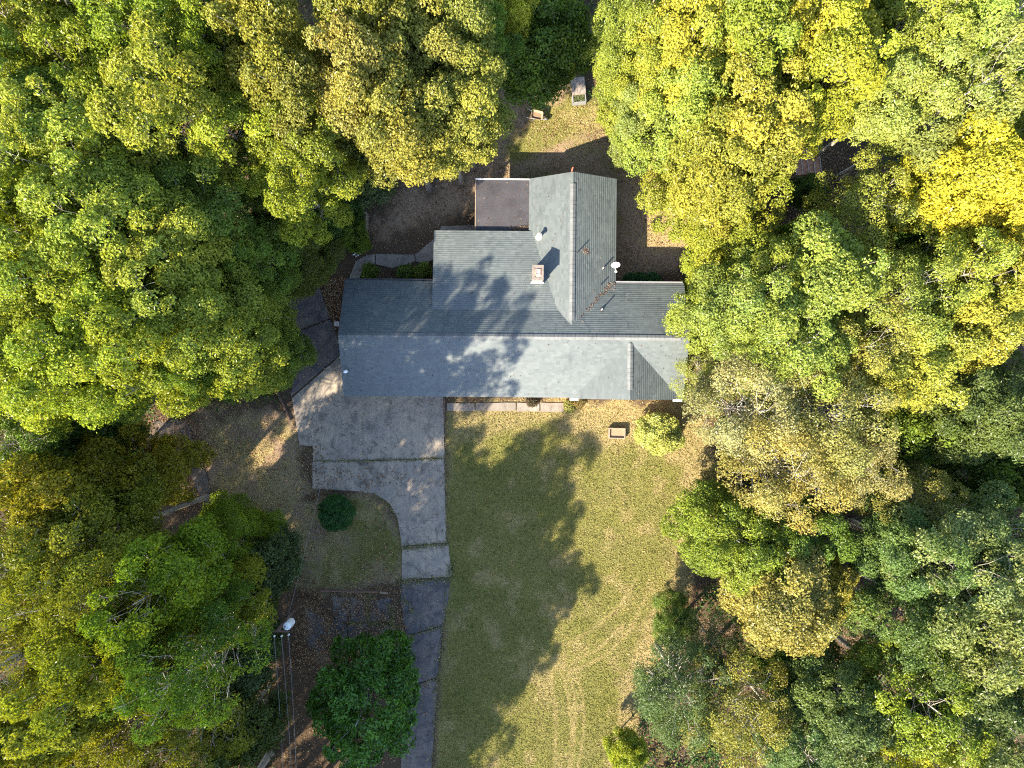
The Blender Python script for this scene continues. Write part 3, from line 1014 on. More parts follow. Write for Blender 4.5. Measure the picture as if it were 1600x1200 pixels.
# magnolia: big waxy leaves down to the ground
proto("G0", MLEAF_WAXY, 9.5, 4.0, 0.6, 0.22, 500, 0.5, ncl=74, rc=0.85, nspray=34, nleaf=9, L=0.29, W=0.135, var=1.7, squash=0.8, spr=0.26, power=0.85, lowcut=-0.8, up=0.35)
# pine sapling
proto("N0", MLEAF, 7, 1.9, 1.0, 0.12, 600, 1.0, ncl=40, rc=0.5, nspray=36, nleaf=14, L=0.28, W=0.03, squash=0.5, spr=0.26, power=1.3, lowcut=-0.8)
# understory
for i in range(2):
    proto(f"U{i}", MLEAF, 7, 2.6, 1.2, 0.12, 700 + i, 0.8, ncl=40, rc=0.75, nspray=44, nleaf=9, L=0.22, W=0.13, squash=0.6, spr=0.32, power=0.85, lowcut=-0.7)

LF = dict(
    yg=(0.205, 0.240, 0.030), yg2=(0.164, 0.212, 0.028), gold=(0.218, 0.212, 0.048), olive=(0.180, 0.184, 0.038),
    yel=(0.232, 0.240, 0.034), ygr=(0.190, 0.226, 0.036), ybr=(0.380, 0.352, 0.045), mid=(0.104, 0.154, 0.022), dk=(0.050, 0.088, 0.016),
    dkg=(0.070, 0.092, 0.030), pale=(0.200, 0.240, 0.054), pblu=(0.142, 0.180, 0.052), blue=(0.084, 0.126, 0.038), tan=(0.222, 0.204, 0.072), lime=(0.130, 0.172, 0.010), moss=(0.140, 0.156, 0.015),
    org=(0.180, 0.172, 0.016), mag=(0.044, 0.098, 0.014), ced=(0.090, 0.112, 0.014), pin=(0.086, 0.130, 0.022))
BARK = dict(L=(0.26, 0.23, 0.20), P=(0.32, 0.285, 0.24), M=(0.22, 0.19, 0.16), S=(0.32, 0.29, 0.26), C=(0.20, 0.14, 0.10), G=(0.24, 0.22, 0.20), N=(0.20, 0.13, 0.09), U=(0.24, 0.21, 0.17))
NAMES = dict(L="broadleaf_tree", P="broadleaf_tree", M="broadleaf_tree", S="broadleaf_tree", C="cedar_tree", G="magnolia_tree", N="pine_tree", U="understory_tree")
TREE_RNG = random.Random(5)


def tree_at(x, y, R, H, typ, colr, label, group):
    key = typ if typ in PROTO else typ + str(TREE_RNG.randrange(sum(1 for k in PROTO if k[0] == typ)))
    p = PROTO[key]
    root = empty(NAMES[typ[0]], (x, y, -0.02), TREE_RNG.uniform(0, 6.28))
    sx = R / p['R']
    root.scale = (sx, sx * TREE_RNG.uniform(0.93, 1.07), H / p['H'])
    tag(root, label, "tree", group)
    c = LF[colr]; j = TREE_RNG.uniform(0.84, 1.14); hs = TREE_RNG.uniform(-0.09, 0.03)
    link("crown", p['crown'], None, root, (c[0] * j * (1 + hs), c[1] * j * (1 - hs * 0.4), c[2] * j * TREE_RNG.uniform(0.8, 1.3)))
    link("trunk", p['trunk'], None, root, BARK[typ[0]])
    return root


# (pixel x, pixel y of the crown, pixel radius, height, type, colour, label)
TREES = [
    # --- wood above and beside the west end
    (40, 45, 105, 19, 'P', 'yg', "yellow-green tree filling the top left corner"),
    (150, 30, 90, 18, 'P', 'yg', "yellow-green tree at the top edge, second from the top left corner"),
    (258, 52, 100, 19, 'P', 'yg2', "airy tree at the top edge with a pale forked limb showing through"),
    (345, 30, 85, 18, 'P', 'yg2', "green tree at the top edge between the pale forked limb and the olive crowns"),
    (55, 165, 105, 19, 'P', 'yg2', "green tree at the left edge just below the top left corner tree"),
    (150, 140, 90, 18, 'P', 'yg', "light green tree below and left of the pale forked limb"),
    (268, 165, 108, 21, 'P', 'yg', "bright domed tree just below the pale forked limb"),
    (365, 110, 75, 17, 'P', 'yg2', "small mid-green tree right of the bright dome below the forked limb"),
    (430, 90, 95, 19, 'M', 'olive', "dull olive crown near the top edge, west of the golden tree"),
    (470, 165, 80, 18, 'M', 'olive', "olive crown tapering down beside a black gap in the upper wood"),
    (360, 205, 85, 18, 'P', 'yg', "light green tree sloping down beside a dark gap, upper left wood"),
    (585, 35, 95, 19, 'M', 'gold', "golden tree at the top edge above the porch roof's wood"),
    (660, 90, 85, 18, 'M', 'gold', "tree with an orange-gold rim, nearest the top among the golden crowns"),
    (560, 130, 85, 19, 'M', 'gold', "olive-gold crown in the middle of the golden group above the porch"),
    (622, 178, 94, 19, 'M', 'gold', "largest khaki-gold crown above the dirt yard"),
    (698, 192, 74, 16, 'M', 'gold', "khaki tree reaching down to the flat porch roof"),
    (720, 150, 85, 17, 'M', 'olive', "dull green-gold tree overhanging the upper back yard"),
    (700, 30, 85, 18, 'M', 'olive', "dull green tree at the top edge right of the golden crowns"),
    (750, 60, 60, 14, 'P', 'mid', "shaded green tree at the top edge beside the back yard gap"),
    (480, 235, 82, 17, 'P', 'yg2', "fresh green crown below the olive crowns and above the dark cedar"),
    (462, 292, 74, 16, 'P', 'yg', "pale-topped green crown hanging over the dark cedar"),
    (125, 215, 95, 18, 'P', 'yg', "rounded yellow-green tree left of the bright dome"),
    (35, 265, 100, 18, 'P', 'yg', "yellow-green tree at the left edge, a quarter of the way down"),
    (160, 300, 115, 20, 'P', 'yg', "broad light green crown, second row in from the left edge"),
    (265, 270, 75, 16, 'P', 'yg2', "darker green crown below the bright dome"),
    (325, 330, 90, 16, 'P', 'mid', "mid-green crown west of the dark cedar"),
    (205, 380, 105, 19, 'P', 'yg', "bright yellow-green crown, third row in from the left edge"),
    (60, 370, 105, 19, 'P', 'yg', "yellow-green tree at the left edge level with the flat porch"),
    (130, 440, 100, 19, 'P', 'yg', "light green crown level with the chimney, second in from the left edge"),
    (310, 400, 85, 17, 'P', 'yg', "light-topped crown level with the chimney, west of the cedar"),
    (395, 405, 70, 13, 'P', 'mid', "dark green crown tucked below the cedar"),
    (446, 384, 72, 10, 'C', 'ced', "dark feathery cedar beside the back of the house"),
    (420, 338, 55, 11, 'C', 'ced', "smaller brownish cedar behind the dark cedar"),
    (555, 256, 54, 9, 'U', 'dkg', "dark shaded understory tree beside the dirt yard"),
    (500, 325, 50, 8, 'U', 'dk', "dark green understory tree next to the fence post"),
    (546, 362, 26, 5, 'U', 'mid', "small leafy sapling at the corner of the back fence"),
    (45, 480, 100, 19, 'P', 'yg', "yellow-green tree at the left edge level with the north eave"),
    (180, 500, 105, 19, 'P', 'yg', "wide yellow-green crown level with the roof ridge"),
    (285, 480, 95, 18, 'P', 'yg', "light green crown three rows west of the side driveway"),
    (352, 480, 80, 15, 'L', 'yg2', "green crown hanging over the dark side driveway"),
    (50, 585, 100, 19, 'P', 'yg', "yellow-green tree at the left edge level with the south eave"),
    (148, 570, 100, 19, 'P', 'yg', "bright yellow-green crown near the lower rim of the upper wood"),
    (252, 558, 95, 19, 'P', 'yg', "bright broad crown above the worn grey track"),
    (348, 532, 88, 17, 'P', 'yg2', "green crown above the brown side yard"),
    (392, 556, 60, 12, 'L', 'mid', "shaded green crown whose rim touches the concrete apron"),
    (160, 622, 50, 16, 'P', 'yg', "light lower lobe of the upper wood beside the grey track"),
    (322, 582, 55, 16, 'P', 'mid', "green crown overhanging the top of the side yard"),
    # --- lower left wood
    (40, 690, 85, 14, 'P', 'mid', "dark green shaded tree at the left edge below the bright wood"),
    (120, 700, 60, 12, 'U', 'dk', "dark shaded tree between the bright wood and the orange-tinted crown"),
    (172, 745, 84, 13, 'L', 'org', "orange-tinted crown beside the worn grey track"),
    (80, 780, 95, 18, 'M', 'org', "yellowish crown west of the orange-tinted one"),
    (150, 840, 95, 18, 'P', 'moss', "olive green crown below the orange-tinted one"),
    (338, 856, 76, 10, 'C', 'lime', "bright green rounded tree at the edge of the side yard"),
    (50, 880, 100, 20, 'S', 'moss', "dull green tree at the left edge, a quarter up from the bottom"),
    (150, 930, 95, 21, 'S', 'moss', "green crown in the middle of the lower wood"),
    (255, 920, 88, 20, 'P', 'lime', "mossy green crown below the bright rounded tree"),
    (416, 882, 54, 7.5, 'U', 'dkg', "grey-green tree behind the utility pole"),
    (376, 962, 52, 8, 'U', 'dkg', "dark grey-green tree west of the white transformer"),
    (335, 960, 75, 14, 'P', 'moss', "yellow-flecked green crown between the pole and the mossy crown"),
    (372, 1045, 58, 9, 'U', 'dkg', "dark tree beside the power wires"),
    (70, 1000, 100, 20, 'S', 'moss', "yellow-green tree at the left edge near the bottom"),
    (185, 1030, 95, 21, 'P', 'moss', "green tree inside the lower wood, above the bottom edge row"),
    (295, 1045, 92, 22, 'S', 'dk', "dark green tree two crowns west of the wires"),
    (90, 1110, 95, 20, 'M', 'yel', "bright yellow-tinged tree near the bottom left corner"),
    (30, 1165, 85, 20, 'P', 'moss', "green tree with pale bare trunks in the bottom left corner"),
    (190, 1145, 92, 15, 'S', 'moss', "green tree at the bottom edge, third from the bottom left corner"),
    (290, 1150, 88, 16, 'S', 'moss', "green tree at the bottom edge, fourth from the bottom left corner"),
    (362, 1145, 66, 10, 'U', 'dkg', "dark tree at the bottom edge beside the wires"),
    (562, 1118, 104, 9.5, 'G', 'mag', "dark glossy magnolia over the lower driveway"),
    # --- top middle
    (820, 70, 75, 9, 'U', 'mid', "dark green low tree at the top of the back yard"),
    (865, 40, 70, 10, 'U', 'dk', "dark tree at the top edge between the yard and the yellow wood"),
    (800, 15, 55, 12, 'M', 'yel', "small yellow tree at the top edge above the wheelbarrow"),
    (876, 90, 28, 6, 'U', 'ygr', "yellow-flecked sapling over the grey garden box"),
    # --- wood to the east, upper
    (1008, 32, 86, 15, 'C', 'ygr', "feathery lime-yellow tree at the top edge above the garden box"),
    (1014, 104, 62, 13, 'L', 'ygr', "yellow-green tree beside the garden box"),
    (1014, 170, 55, 11, 'L', 'pale', "pale green tree reaching the gable's shadow"),
    (1080, 60, 95, 17, 'M', 'yel', "yellow crown at the top edge, east of the feathery lime tree"),
    (1088, 148, 90, 16, 'L', 'ygr', "large yellow crown north-east of the gable end"),
    (1160, 90, 95, 18, 'M', 'ygr', "yellow crown in the second row from the top edge"),
    (1190, 10, 80, 17, 'M', 'yel', "golden crown cut by the top edge, middle of the yellow wood"),
    (1265, 50, 95, 18, 'M', 'yel', "deep yellow crown near the top edge, east side of the yellow wood"),
    (1290, 130, 85, 18, 'M', 'yel', "deep yellow crown above the bare leaning trunk's gap"),
    (1180, 185, 95, 18, 'M', 'yel', "golden lumpy crown north-west of the tin-roofed shed"),
    (1112, 250, 80, 15, 'L', 'ygr', "bright yellow-green crown beside the gable shadow"),
    (1140, 270, 90, 17, 'M', 'yel', "yellow crown between the house and the tin-roofed shed"),
    (1203, 203, 52, 15, 'M', 'yel', "yellow crown overhanging the tin-roofed shed"),
    (1158, 332, 76, 13, 'L', 'ygr', "yellow-green crown over the sunny strip east of the back wing"),
    (1160, 418, 68, 11, 'L', 'ygr', "light green crown at the corner of the sunny strip"),
    (1370, 30, 70, 13, 'M', 'mid', "shaded green tree at the top edge east of the yellow wood"),
    (1440, 55, 85, 18, 'P', 'pale', "pale green tree at the top edge, third from the top right corner"),
    (1555, 45, 110, 19, 'P', 'pale', "large pale green tree in the top right corner"),
    (1400, 150, 85, 16, 'P', 'pale', "pale green tree above the bare leaning trunk"),
    (1510, 150, 100, 19, 'P', 'pale', "pale green crown on top of the bare leaning trunk"),
    (1590, 200, 70, 17, 'P', 'pale', "pale green tree at the right edge below the top right corner tree"),
    (1515, 285, 92, 17, 'M', 'ybr', "brilliant yellow tree near the right edge"),
    (1590, 320, 75, 17, 'M', 'ybr', "brilliant yellow tree cut by the right edge"),
    (1425, 305, 45, 7, 'U', 'mid', "dark understory tree below the bare leaning trunk"),
    (1270, 300, 30, 4, 'U', 'dk', "small dark sapling at the clearing below the shed"),
    (1352, 325, 78, 14, 'S', 'ygr', "rounded olive-yellow crown below the bare leaning trunk"),
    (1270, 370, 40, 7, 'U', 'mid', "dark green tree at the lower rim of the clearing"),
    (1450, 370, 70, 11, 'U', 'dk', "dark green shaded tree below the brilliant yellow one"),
    # --- wood to the east, middle
    (1150, 487, 88, 15, 'P', 'pale', "pale green crown leaning over the east gable"),
    (1195, 432, 72, 14, 'P', 'ygr', "light green crown below the clearing, nearest the back wing"),
    (1285, 440, 95, 16, 'M', 'ygr', "yellow-olive crown three crowns east of the roof valley"),
    (1390, 470, 95, 16, 'S', 'ygr', "ochre-flecked crown level with the back eave"),
    (1490, 430, 90, 15, 'P', 'ygr', "yellow-green crown level with the chimney, near the right edge"),
    (1575, 430, 85, 16, 'M', 'yel', "yellow crown at the right edge level with the chimney"),
    (1240, 535, 95, 16, 'P', 'ygr', "light green crown level with the ridge, two crowns east of the house"),
    (1340, 545, 85, 15, 'S', 'gold', "ochre crown level with the ridge"),
    (1430, 570, 92, 15, 'M', 'yel', "yellow crown beside the dark gap at the right edge"),
    (1530, 510, 80, 15, 'M', 'yel', "yellow crown just above the dark gap at the right edge"),
    (1110, 590, 55, 9, 'S', 'pale', "pale thin tree at the front corner of the house"),
    (1175, 640, 100, 15, 'S', 'tan', "thin tan crown with pale limbs east of the front lawn"),
    (1290, 645, 100, 16, 'S', 'tan', "broad tan crown with bare limbs, second in from the lawn"),
    (1230, 735, 100, 15, 'S', 'tan', "tan-gold crown hanging over the lawn's east rim"),
    (1335, 720, 70, 14, 'S', 'tan', "tan crown at the dark hollow, third in from the lawn"),
    (1125, 748, 26, 3.2, 'U', 'tan', "small pinkish sapling at the lawn's east rim"),
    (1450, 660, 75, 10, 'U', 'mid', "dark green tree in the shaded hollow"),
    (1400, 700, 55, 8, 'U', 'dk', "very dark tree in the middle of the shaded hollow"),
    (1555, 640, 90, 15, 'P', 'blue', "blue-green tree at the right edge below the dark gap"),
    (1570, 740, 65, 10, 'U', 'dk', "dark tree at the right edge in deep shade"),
    # --- wood to the east, lower
    (1142, 838, 78, 12, 'L', 'yg2', "fine-leaved bright green tree jutting into the lawn"),
    (1175, 875, 70, 11, 'L', 'ygr', "bright green crown south of the one jutting into the lawn"),
    (1255, 850, 75, 12, 'P', 'mid', "mid-green crown below the tan trees"),
    (1225, 945, 95, 13, 'M', 'gold', "golden large-leaved tree east of the tire tracks"),
    (1290, 920, 60, 11, 'M', 'gold', "smaller golden tree beside the dark lane through the wood"),
    (1058, 978, 42, 5, 'N', 'pin', "small green pine at the edge of the lawn"),
    (1120, 1010, 55, 8, 'S', 'dkg', "grey-green thin tree behind the small pine"),
    (1070, 1085, 90, 11, 'S', 'blue', "grey-green tree at the lawn edge near the bottom"),
    (1160, 1115, 95, 12, 'S', 'olive', "dusty olive tree at the bottom edge, second in from the lawn"),
    (982, 1184, 33, 5, 'U', 'yg2', "yellow-green sapling at the bottom edge of the lawn"),
    (1430, 790, 75, 12, 'S', 'olive', "dull olive crown above the blue-green wood"),
    (1432, 864, 80, 15, 'P', 'blue', "blue-green crown next to the dark lane through the wood"),
    (1490, 880, 100, 16, 'P', 'pblu', "pale-topped blue-green crown in the lower wood"),
    (1580, 850, 85, 16, 'P', 'blue', "blue-green tree at the right edge, a third of the way up"),
    (1438, 975, 86, 15, 'P', 'blue', "blue-green crown in the middle of the lower wood east of the lane"),
    (1525, 990, 100, 17, 'P', 'pblu', "light-tipped crown near the right edge above the bottom row"),
    (1595, 1000, 75, 17, 'P', 'pblu', "pale green tree cut by the right edge near the bottom"),
    (1300, 1068, 72, 12, 'P', 'blue', "blue-green crown at the foot of the dark lane"),
    (1240, 1050, 55, 8, 'U', 'dk', "dark low tree south of the golden one"),
    (1330, 1140, 85, 14, 'P', 'blue', "blue-green tree at the bottom edge, fourth from the bottom right corner"),
    (1430, 1090, 95, 15, 'P', 'yg2', "green tree with yellow tips, above the bottom edge"),
    (1540, 1110, 95, 16, 'P', 'blue', "dark blue-green tree in the bottom right corner"),
    (1450, 1180, 80, 15, 'P', 'yg', "yellow-tipped tree cut by the bottom edge, second from the bottom right corner"),
    (1250, 1165, 75, 12, 'P', 'blue', "grey-green tree at the bottom edge, third in from the lawn"),
]
for (px, py, r, H, typ, colr, label) in TREES:
    hc = 0.72 * H
    k = (CAM_H - hc) / FPX
    x, y = at(px, py, hc)
    if px < 780 and py < 680:
        g = "trees of the wood above and beside the garage end"
    elif px < 780:
        g = "trees of the lower wood by the utility pole"
    else:
        g = "trees of the wood on the sunlit side of the lot"
    tree_at(x, y, r * k * 0.93, H, typ, colr, label, g)

# trees just outside the picture: their shade falls into it
for (x, y, R, H, typ) in [
    (-10.8, -28.8, 2.5, 18.3, 'P'), (-12.3, -27.6, 3.2, 17.5, 'P'), (-16.5, -25.2, 3.4, 20, 'P'), (-14.9, -26.8, 3.0, 18.5, 'P'), (-19.6, -24.6, 3.4, 21, 'P'), (-13.4, -27.2, 2.9, 19, 'P'), (-12.6, -30.2, 2.8, 18.3, 'P'), (-17.8, -27.0, 3.6, 24, 'P'), (-12.4, -31.6, 2.8, 18, 'C'), (-14.8, -31.0, 3.6, 18, 'P'), (-21.0, -26.8, 3.4, 20, 'S'), (-19.0, -34.5, 3.8, 19, 'M'),
    (-22.5, -29.5, 3.8, 19, 'P'), (-16.2, -37.0, 3.4, 18, 'S'), (-14.0, -35.0, 2.6, 17, 'C'), (-27.5, -28.5, 3.8, 19, 'P'), (-25.0, -35.0, 3.8, 19, 'P'),
    (-32.0, -25.0, 3.8, 19, 'P'), (-33.5, -18.5, 3.6, 19, 'P'), (-34.0, -31.0, 3.8, 19, 'M'), (-20.0, -41.0, 3.8, 18, 'P'),
]:
    tree_at(x, y, R, H, typ, 'yg2', "tall tree beyond the bottom left rim, throwing long shade over lawn and roof", "shade trees beyond the bottom left rim")
# ------------------------------------------------------------------ shrubs
def shrub(name, label, cat, x, y, R, H, colr, seed, mat=None, group=None, **kw):
    p = dict(ncl=26, rc=R * 0.42, nspray=34, nleaf=9, squash=0.8, spr=0.14, power=0.8, lowcut=-0.7)
    p.update(kw)
    L = p.pop('L', 0.11); W = p.pop('W', 0.06)
    C, N, V, Hh, cents, rng = crown_data(seed, H, R, 0.05, **p, L=0, W=0)
    C[:, 2] = np.maximum(C[:, 2], 0.03)
    root = empty(name, (x, y, 0))
    tag(root, label, cat, group)
    n = len(C)
    me = leaves_mesh("foliage", C, N, L * rng.uniform(0.7, 1.3, n), W * rng.uniform(0.8, 1.2, n), V, Hh, rng)
    link("foliage", me, mat or MLEAF, root, colr)
    m = MB()
    for c in cents[::3]:
        m.tube([(0, 0, -0.1), (c[0] * 0.4, c[1] * 0.4, c[2] * 0.55), tuple(c)], [0.03, 0.02, 0.008], 5)
    m.build("stem", MBARK, root, True, (0.2, 0.16, 0.12))
    return root


x, y = at(524.5, 802, 0.9)
shrub("round_shrub", "dark green clipped round shrub beside the driveway bend", "shrub", x, y, 1.14, 1.7, (0.019, 0.064, 0.010), 11, MLEAF_WAXY,
      ncl=80, rc=0.27, nspray=46, nleaf=10, spr=0.10, L=0.085, W=0.05, kr=(0.93, 1.0), sizevar=0.2)
x, y = at(1029, 678, 1.2)
shrub("yellow_bush", "tall bush with pale yellow leaves by the front corner of the house", "bush", x, y, 1.42, 2.7, (0.255, 0.290, 0.085), 12, MLEAF,
      ncl=60, rc=0.42, nspray=36, nleaf=10, spr=0.16, L=0.15, W=0.075, power=0.9)
for (px, py, r, h, c, lab) in [
    (578, 424, 0.55, 0.8, (0.07, 0.12, 0.02), "low green shrub at the west end of the back bed"),
    (634, 425, 0.50, 0.7, (0.08, 0.13, 0.025), "low green shrub in the middle of the back bed"),
    (659, 423, 0.55, 0.9, (0.10, 0.15, 0.025), "yellowish shrub nearest the roof edge in the back bed"),
    (905, 628, 0.42, 0.6, (0.15, 0.12, 0.045), "brownish shrub at the end of the front walk"),
    (890, 636, 0.36, 0.4, (0.19, 0.20, 0.06), "pale green plant at the corner of the front walk"),
    (831, 628, 0.32, 0.5, (0.06, 0.05, 0.03), "dark purplish shrub beside the front walk"),
    (984, 436, 0.40, 0.45, (0.03, 0.09, 0.03), "deep green plant under the east wing's back eave, nearest the dish"),
    (1004, 436, 0.45, 0.5, (0.03, 0.09, 0.03), "deep green plant in the middle under the east wing's back eave"),
    (1023, 437, 0.40, 0.45, (0.03, 0.085, 0.03), "deep green plant farthest along under the east wing's back eave"),
]:
    x, y = at(px, py, h * 0.6)
    shrub("shrub", lab, "shrub", x, y, r, h, c, int(px), group="small shrubs round the house", ncl=16, nspray=22, nleaf=8, L=0.10, W=0.055)

# bare leaning-looking trunk visible through the gap (upright, seen from above)
# ------------------------------------------------------------------ utility pole, wires
bx, by = at(477, 932, 0.0)
tx, ty = at(434, 985, 6.3)
pole = empty("utility_pole", (bx, by, 0))
tag(pole, "dark wooden utility pole carrying a white transformer", "utility pole")
m = MB(); m.tube([(0, 0, -0.4), ((tx - bx) * .5, (ty - by) * .5, 3.15), (tx - bx, ty - by, 6.3)], [0.17, 0.145, 0.12], 12)
m.build("post", MWOODD, pole, True)
ux, uy = at(448, 979, 5.6); ux -= bx; uy -= by
m = MB(); m.tube([(ux, uy, 4.75), (ux, uy, 5.5), (ux, uy, 5.58), (ux, uy, 5.62)], [0.25, 0.25, 0.23, 0.10], 16)
tr = m.build("transformer", MWHITE, pole)
m = MB()
m.tube([(ux - 0.08, uy + 0.02, 5.6), (ux - 0.08, uy + 0.02, 5.85)], [0.05, 0.03], 8)
m.build("bushing", MGREYM, tr)
m = MB(); m.box(((ux + tx - bx) / 2, (uy + ty - by) / 2, 5.2), (0.35, 0.06, 0.3), math.atan2(ty - by - uy, tx - bx - ux)); m.build("bracket", MDARK, tr)
m = MB(); m.box((tx - bx + 0.05, ty - by - 0.14, 6.05), (1.15, 0.09, 0.11)); arm = m.build("crossarm", MWOODD, pole)
INS = [(428.5, 994), (440, 994), (451, 992)]
ends = []
for px, py in INS:
    ix, iy = at(px, py, 6.2)
    m = MB(); m.tube([(ix - bx, iy - by, 6.08), (ix - bx, iy - by, 6.14), (ix - bx, iy - by, 6.24)], [0.03, 0.06, 0.045], 8)
    m.build("insulator", MWHITE, pole)
    ends.append((ix, iy, 6.24))
for (ix, iy, iz), ex, lab in zip(ends, (437, 450, 458), ("power wire nearest the dark trees, running down to the bottom edge", "middle of the three parallel power wires", "power wire nearest the magnolia")):
    fx, fy = at(ex, 1200, 6.0)
    dx, dy = fx - ix, fy - iy
    pts = []
    for i in range(15):
        t = i / 14 * 3.0
        pts.append((ix + dx * t, iy + dy * t, iz - 0.9 * (1 - (t / 1.5 - 1) ** 2)))
    m = MB(); m.tube(pts, 0.011, 5)
    tag(m.build("power_wire", MWIRE), lab, "wire", "parallel power wires from the pole")
# service drop to the house gable
hx, hy = at(541, 580, 3.7)
sx, sy = at(447, 976, 5.5)
pts = []
for i in range(17):
    t = i / 16
    pts.append((sx + (hx - sx) * t, sy + (hy - sy) * t, 5.5 + (3.62 - 5.5) * t - 0.8 * 4 * t * (1 - t) * 0.5))
m = MB(); m.tube(pts, 0.006, 5)
tag(m.build("service_wire", MWIRE), "thin service wire from the pole to the garage end of the roof", "wire")
sm = empty("service_mast", (hx, hy, 0))
tag(sm, "white weatherhead on the garage-end roof corner", "service mast")
m = MB(); m.tube([(0, 0, 2.6), (0, 0, 3.62)], 0.035, 8); m.build("conduit", MGREYM, sm)
m = MB(); m.tube([(0.02, 0, 3.56), (0.0, 0.0, 3.66), (-0.10, -0.04, 3.72), (-0.16, -0.06, 3.66)], [0.07, 0.11, 0.10, 0.05], 10); m.build("weatherhead", MWHITE, sm)

# ------------------------------------------------------------------ satellite dish
dx, dy = at(962, 413, 3.55)
dish = empty("satellite_dish", (dx, dy, 0))
tag(dish, "white satellite dish at the back wing's eave", "satellite dish")
m = MB(); m.tube([(-0.22, 0.05, 2.75), (-0.1, 0.1, 3.2), (0, 0.08, 3.48)], 0.022, 8); m.build("mast", MGREYM, dish)
vs = []; fs = []
rings, seg = 6, 28
aim = Vector((0.0, -0.88, 0.47)).normalized(); side = Vector((1, 0, 0)); upv = side.cross(aim) * -1
for j in range(rings + 1):
    r = 0.28 * j / rings
    for k in range(seg):
        a = 2 * math.pi * k / seg
        p = side * (r * math.cos(a)) + upv * (r * math.sin(a) * 1.06) + aim * (r * r * 0.75)
        vs.append(Vector((0, 0, 3.52)) + p)
for j in range(rings):
    for k in range(seg):
        k2 = (k + 1) % seg
        fs.append((j * seg + k, j * seg + k2, (j + 1) * seg + k2, (j + 1) * seg + k))
nb = len(vs)
vs2 = [Vector(v) - aim * 0.014 for v in vs]
fs2 = [tuple(reversed([i + nb for i in f])) for f in fs]
rim = [(rings * seg + k, rings * seg + (k + 1) % seg, nb + rings * seg + (k + 1) % seg, nb + rings * seg + k) for k in range(seg)]
m = MB(); m.add(vs + vs2, fs + fs2 + rim); m.build("reflector", MWHITE, dish, True)
m = MB(); m.tube([Vector((0, 0, 3.52)) - upv * 0.28 + aim * 0.06, Vector((0.0, -0.30, 3.36)), Vector((0, -0.45, 3.62))], 0.014, 6); m.build("arm", MWHITE, dish)
m = MB(); m.tube([(0, -0.50, 3.66), (0, -0.44, 3.61), (0, -0.38, 3.57)], [0.075, 0.07, 0.045], 10); m.build("feedhorn", MWHITE, dish)

# mast at the gable
gx, gy = at(893.5, 266, 4.1)
m = MB(); m.tube([(gx, gy - 0.1, -0.1), (gx, gy - 0.08, 2.2), (gx + 0.03, gy + 0.06, 4.45)], [0.05, 0.05, 0.045], 8)
tag(m.build("gable_mast", MRED), "rust-red pipe standing up past the back gable's peak", "mast")

# ------------------------------------------------------------------ planter box on the lawn
x, y = at(963.5, 677, 0.15)
pb = empty("planter_box", (x, y, 0), -0.03)
tag(pb, "wooden planter box of sandy soil on the front lawn", "planter box")
for cx, cy, sx_, sy_ in ((0, 0.33, 1.12, 0.07), (0, -0.33, 1.12, 0.07), (-0.525, 0, 0.07, 0.59), (0.525, 0, 0.07, 0.59)):
    m = MB(); m.box((cx, cy, 0.18), (sx_, sy_, 0.40)); m.build("board", MWOOD, pb)
m = MB()
gxn, gyn = 12, 8
vs = [((i / (gxn - 1) - .5) * 0.98, (j / (gyn - 1) - .5) * 0.59, 0.22 + 0.05 * float(fnoise(i * .6, j * .6, 4))) for j in range(gyn) for i in range(gxn)]
m.add(vs, [(j * gxn + i, j * gxn + i + 1, (j + 1) * gxn + i + 1, (j + 1) * gxn + i) for j in range(gyn - 1) for i in range(gxn - 1)])
m.build("soil", MSAND, pb, True)

# ------------------------------------------------------------------ wheelbarrow in the back yard
x, y = at(839, 180, 0.5)
wb = empty("wheelbarrow", (x, y, 0), -0.20)
tag(wb, "tan wheelbarrow parked on the bare back yard", "wheelbarrow")
# tray: rounded-rectangle bowl
def rrect(a, b, r, n=5):
    out = []
    for cx, cy, s in ((a - r, b - r, 0), (-a + r, b - r, 1), (-a + r, -b + r, 2), (a - r, -b + r, 3)):
        for i in range(n + 1):
            t = math.pi / 2 * (s + i / n)
            out.append((cx + r * math.cos(t), cy + r * math.sin(t)))
    return out
o_ = rrect(0.40, 0.30, 0.14); i_ = rrect(0.375, 0.275, 0.13); bt = rrect(0.24, 0.18, 0.08); bo = rrect(0.255, 0.195, 0.09)
n = len(o_)
vs = [(p[0], p[1], 0.58) for p in o_] + [(p[0], p[1], 0.575) for p in i_] + [(p[0], p[1], 0.34) for p in bt] + [(p[0], p[1], 0.32) for p in bo]
fs = []
for k in range(n):
    k2 = (k + 1) % n
    fs += [(k, k2, n + k2, n + k), (n + k, n + k2, 2 * n + k2, 2 * n + k), (3 * n + k, 3 * n + k2, k2, k)]
fs += [tuple(2 * n + k for k in range(n)), tuple(3 * n + k for k in range(n - 1, -1, -1))]
m = MB(); m.add(vs, fs); tray = m.build("tray", MTAN, wb)
m = MB(); m.prism(rrect(0.28, 0.21, 0.09), 0.345, 0.42); m.build("soil", MTRAYIN, wb)
for s in (-1, 1):
    m = MB(); m.tube([(0.62, s * 0.05, 0.2), (0.2, s * 0.17, 0.31), (-0.4, s * 0.26, 0.42), (-0.86, s * 0.30, 0.55)], 0.022, 7)
    hnd = m.build("handle", MGREYM, wb)
    m = MB(); m.tube([(-0.72, s * 0.29, 0.51), (-0.88, s * 0.302, 0.556)], 0.03, 8); m.build("grip", MDARK, hnd)
    m = MB(); m.tube([(-0.1, s * 0.2, 0.36), (-0.22, s * 0.22, 0.0), (-0.36, s * 0.22, 0.0)], 0.018, 6); m.build("leg", MGREYM, wb)
m = MB()
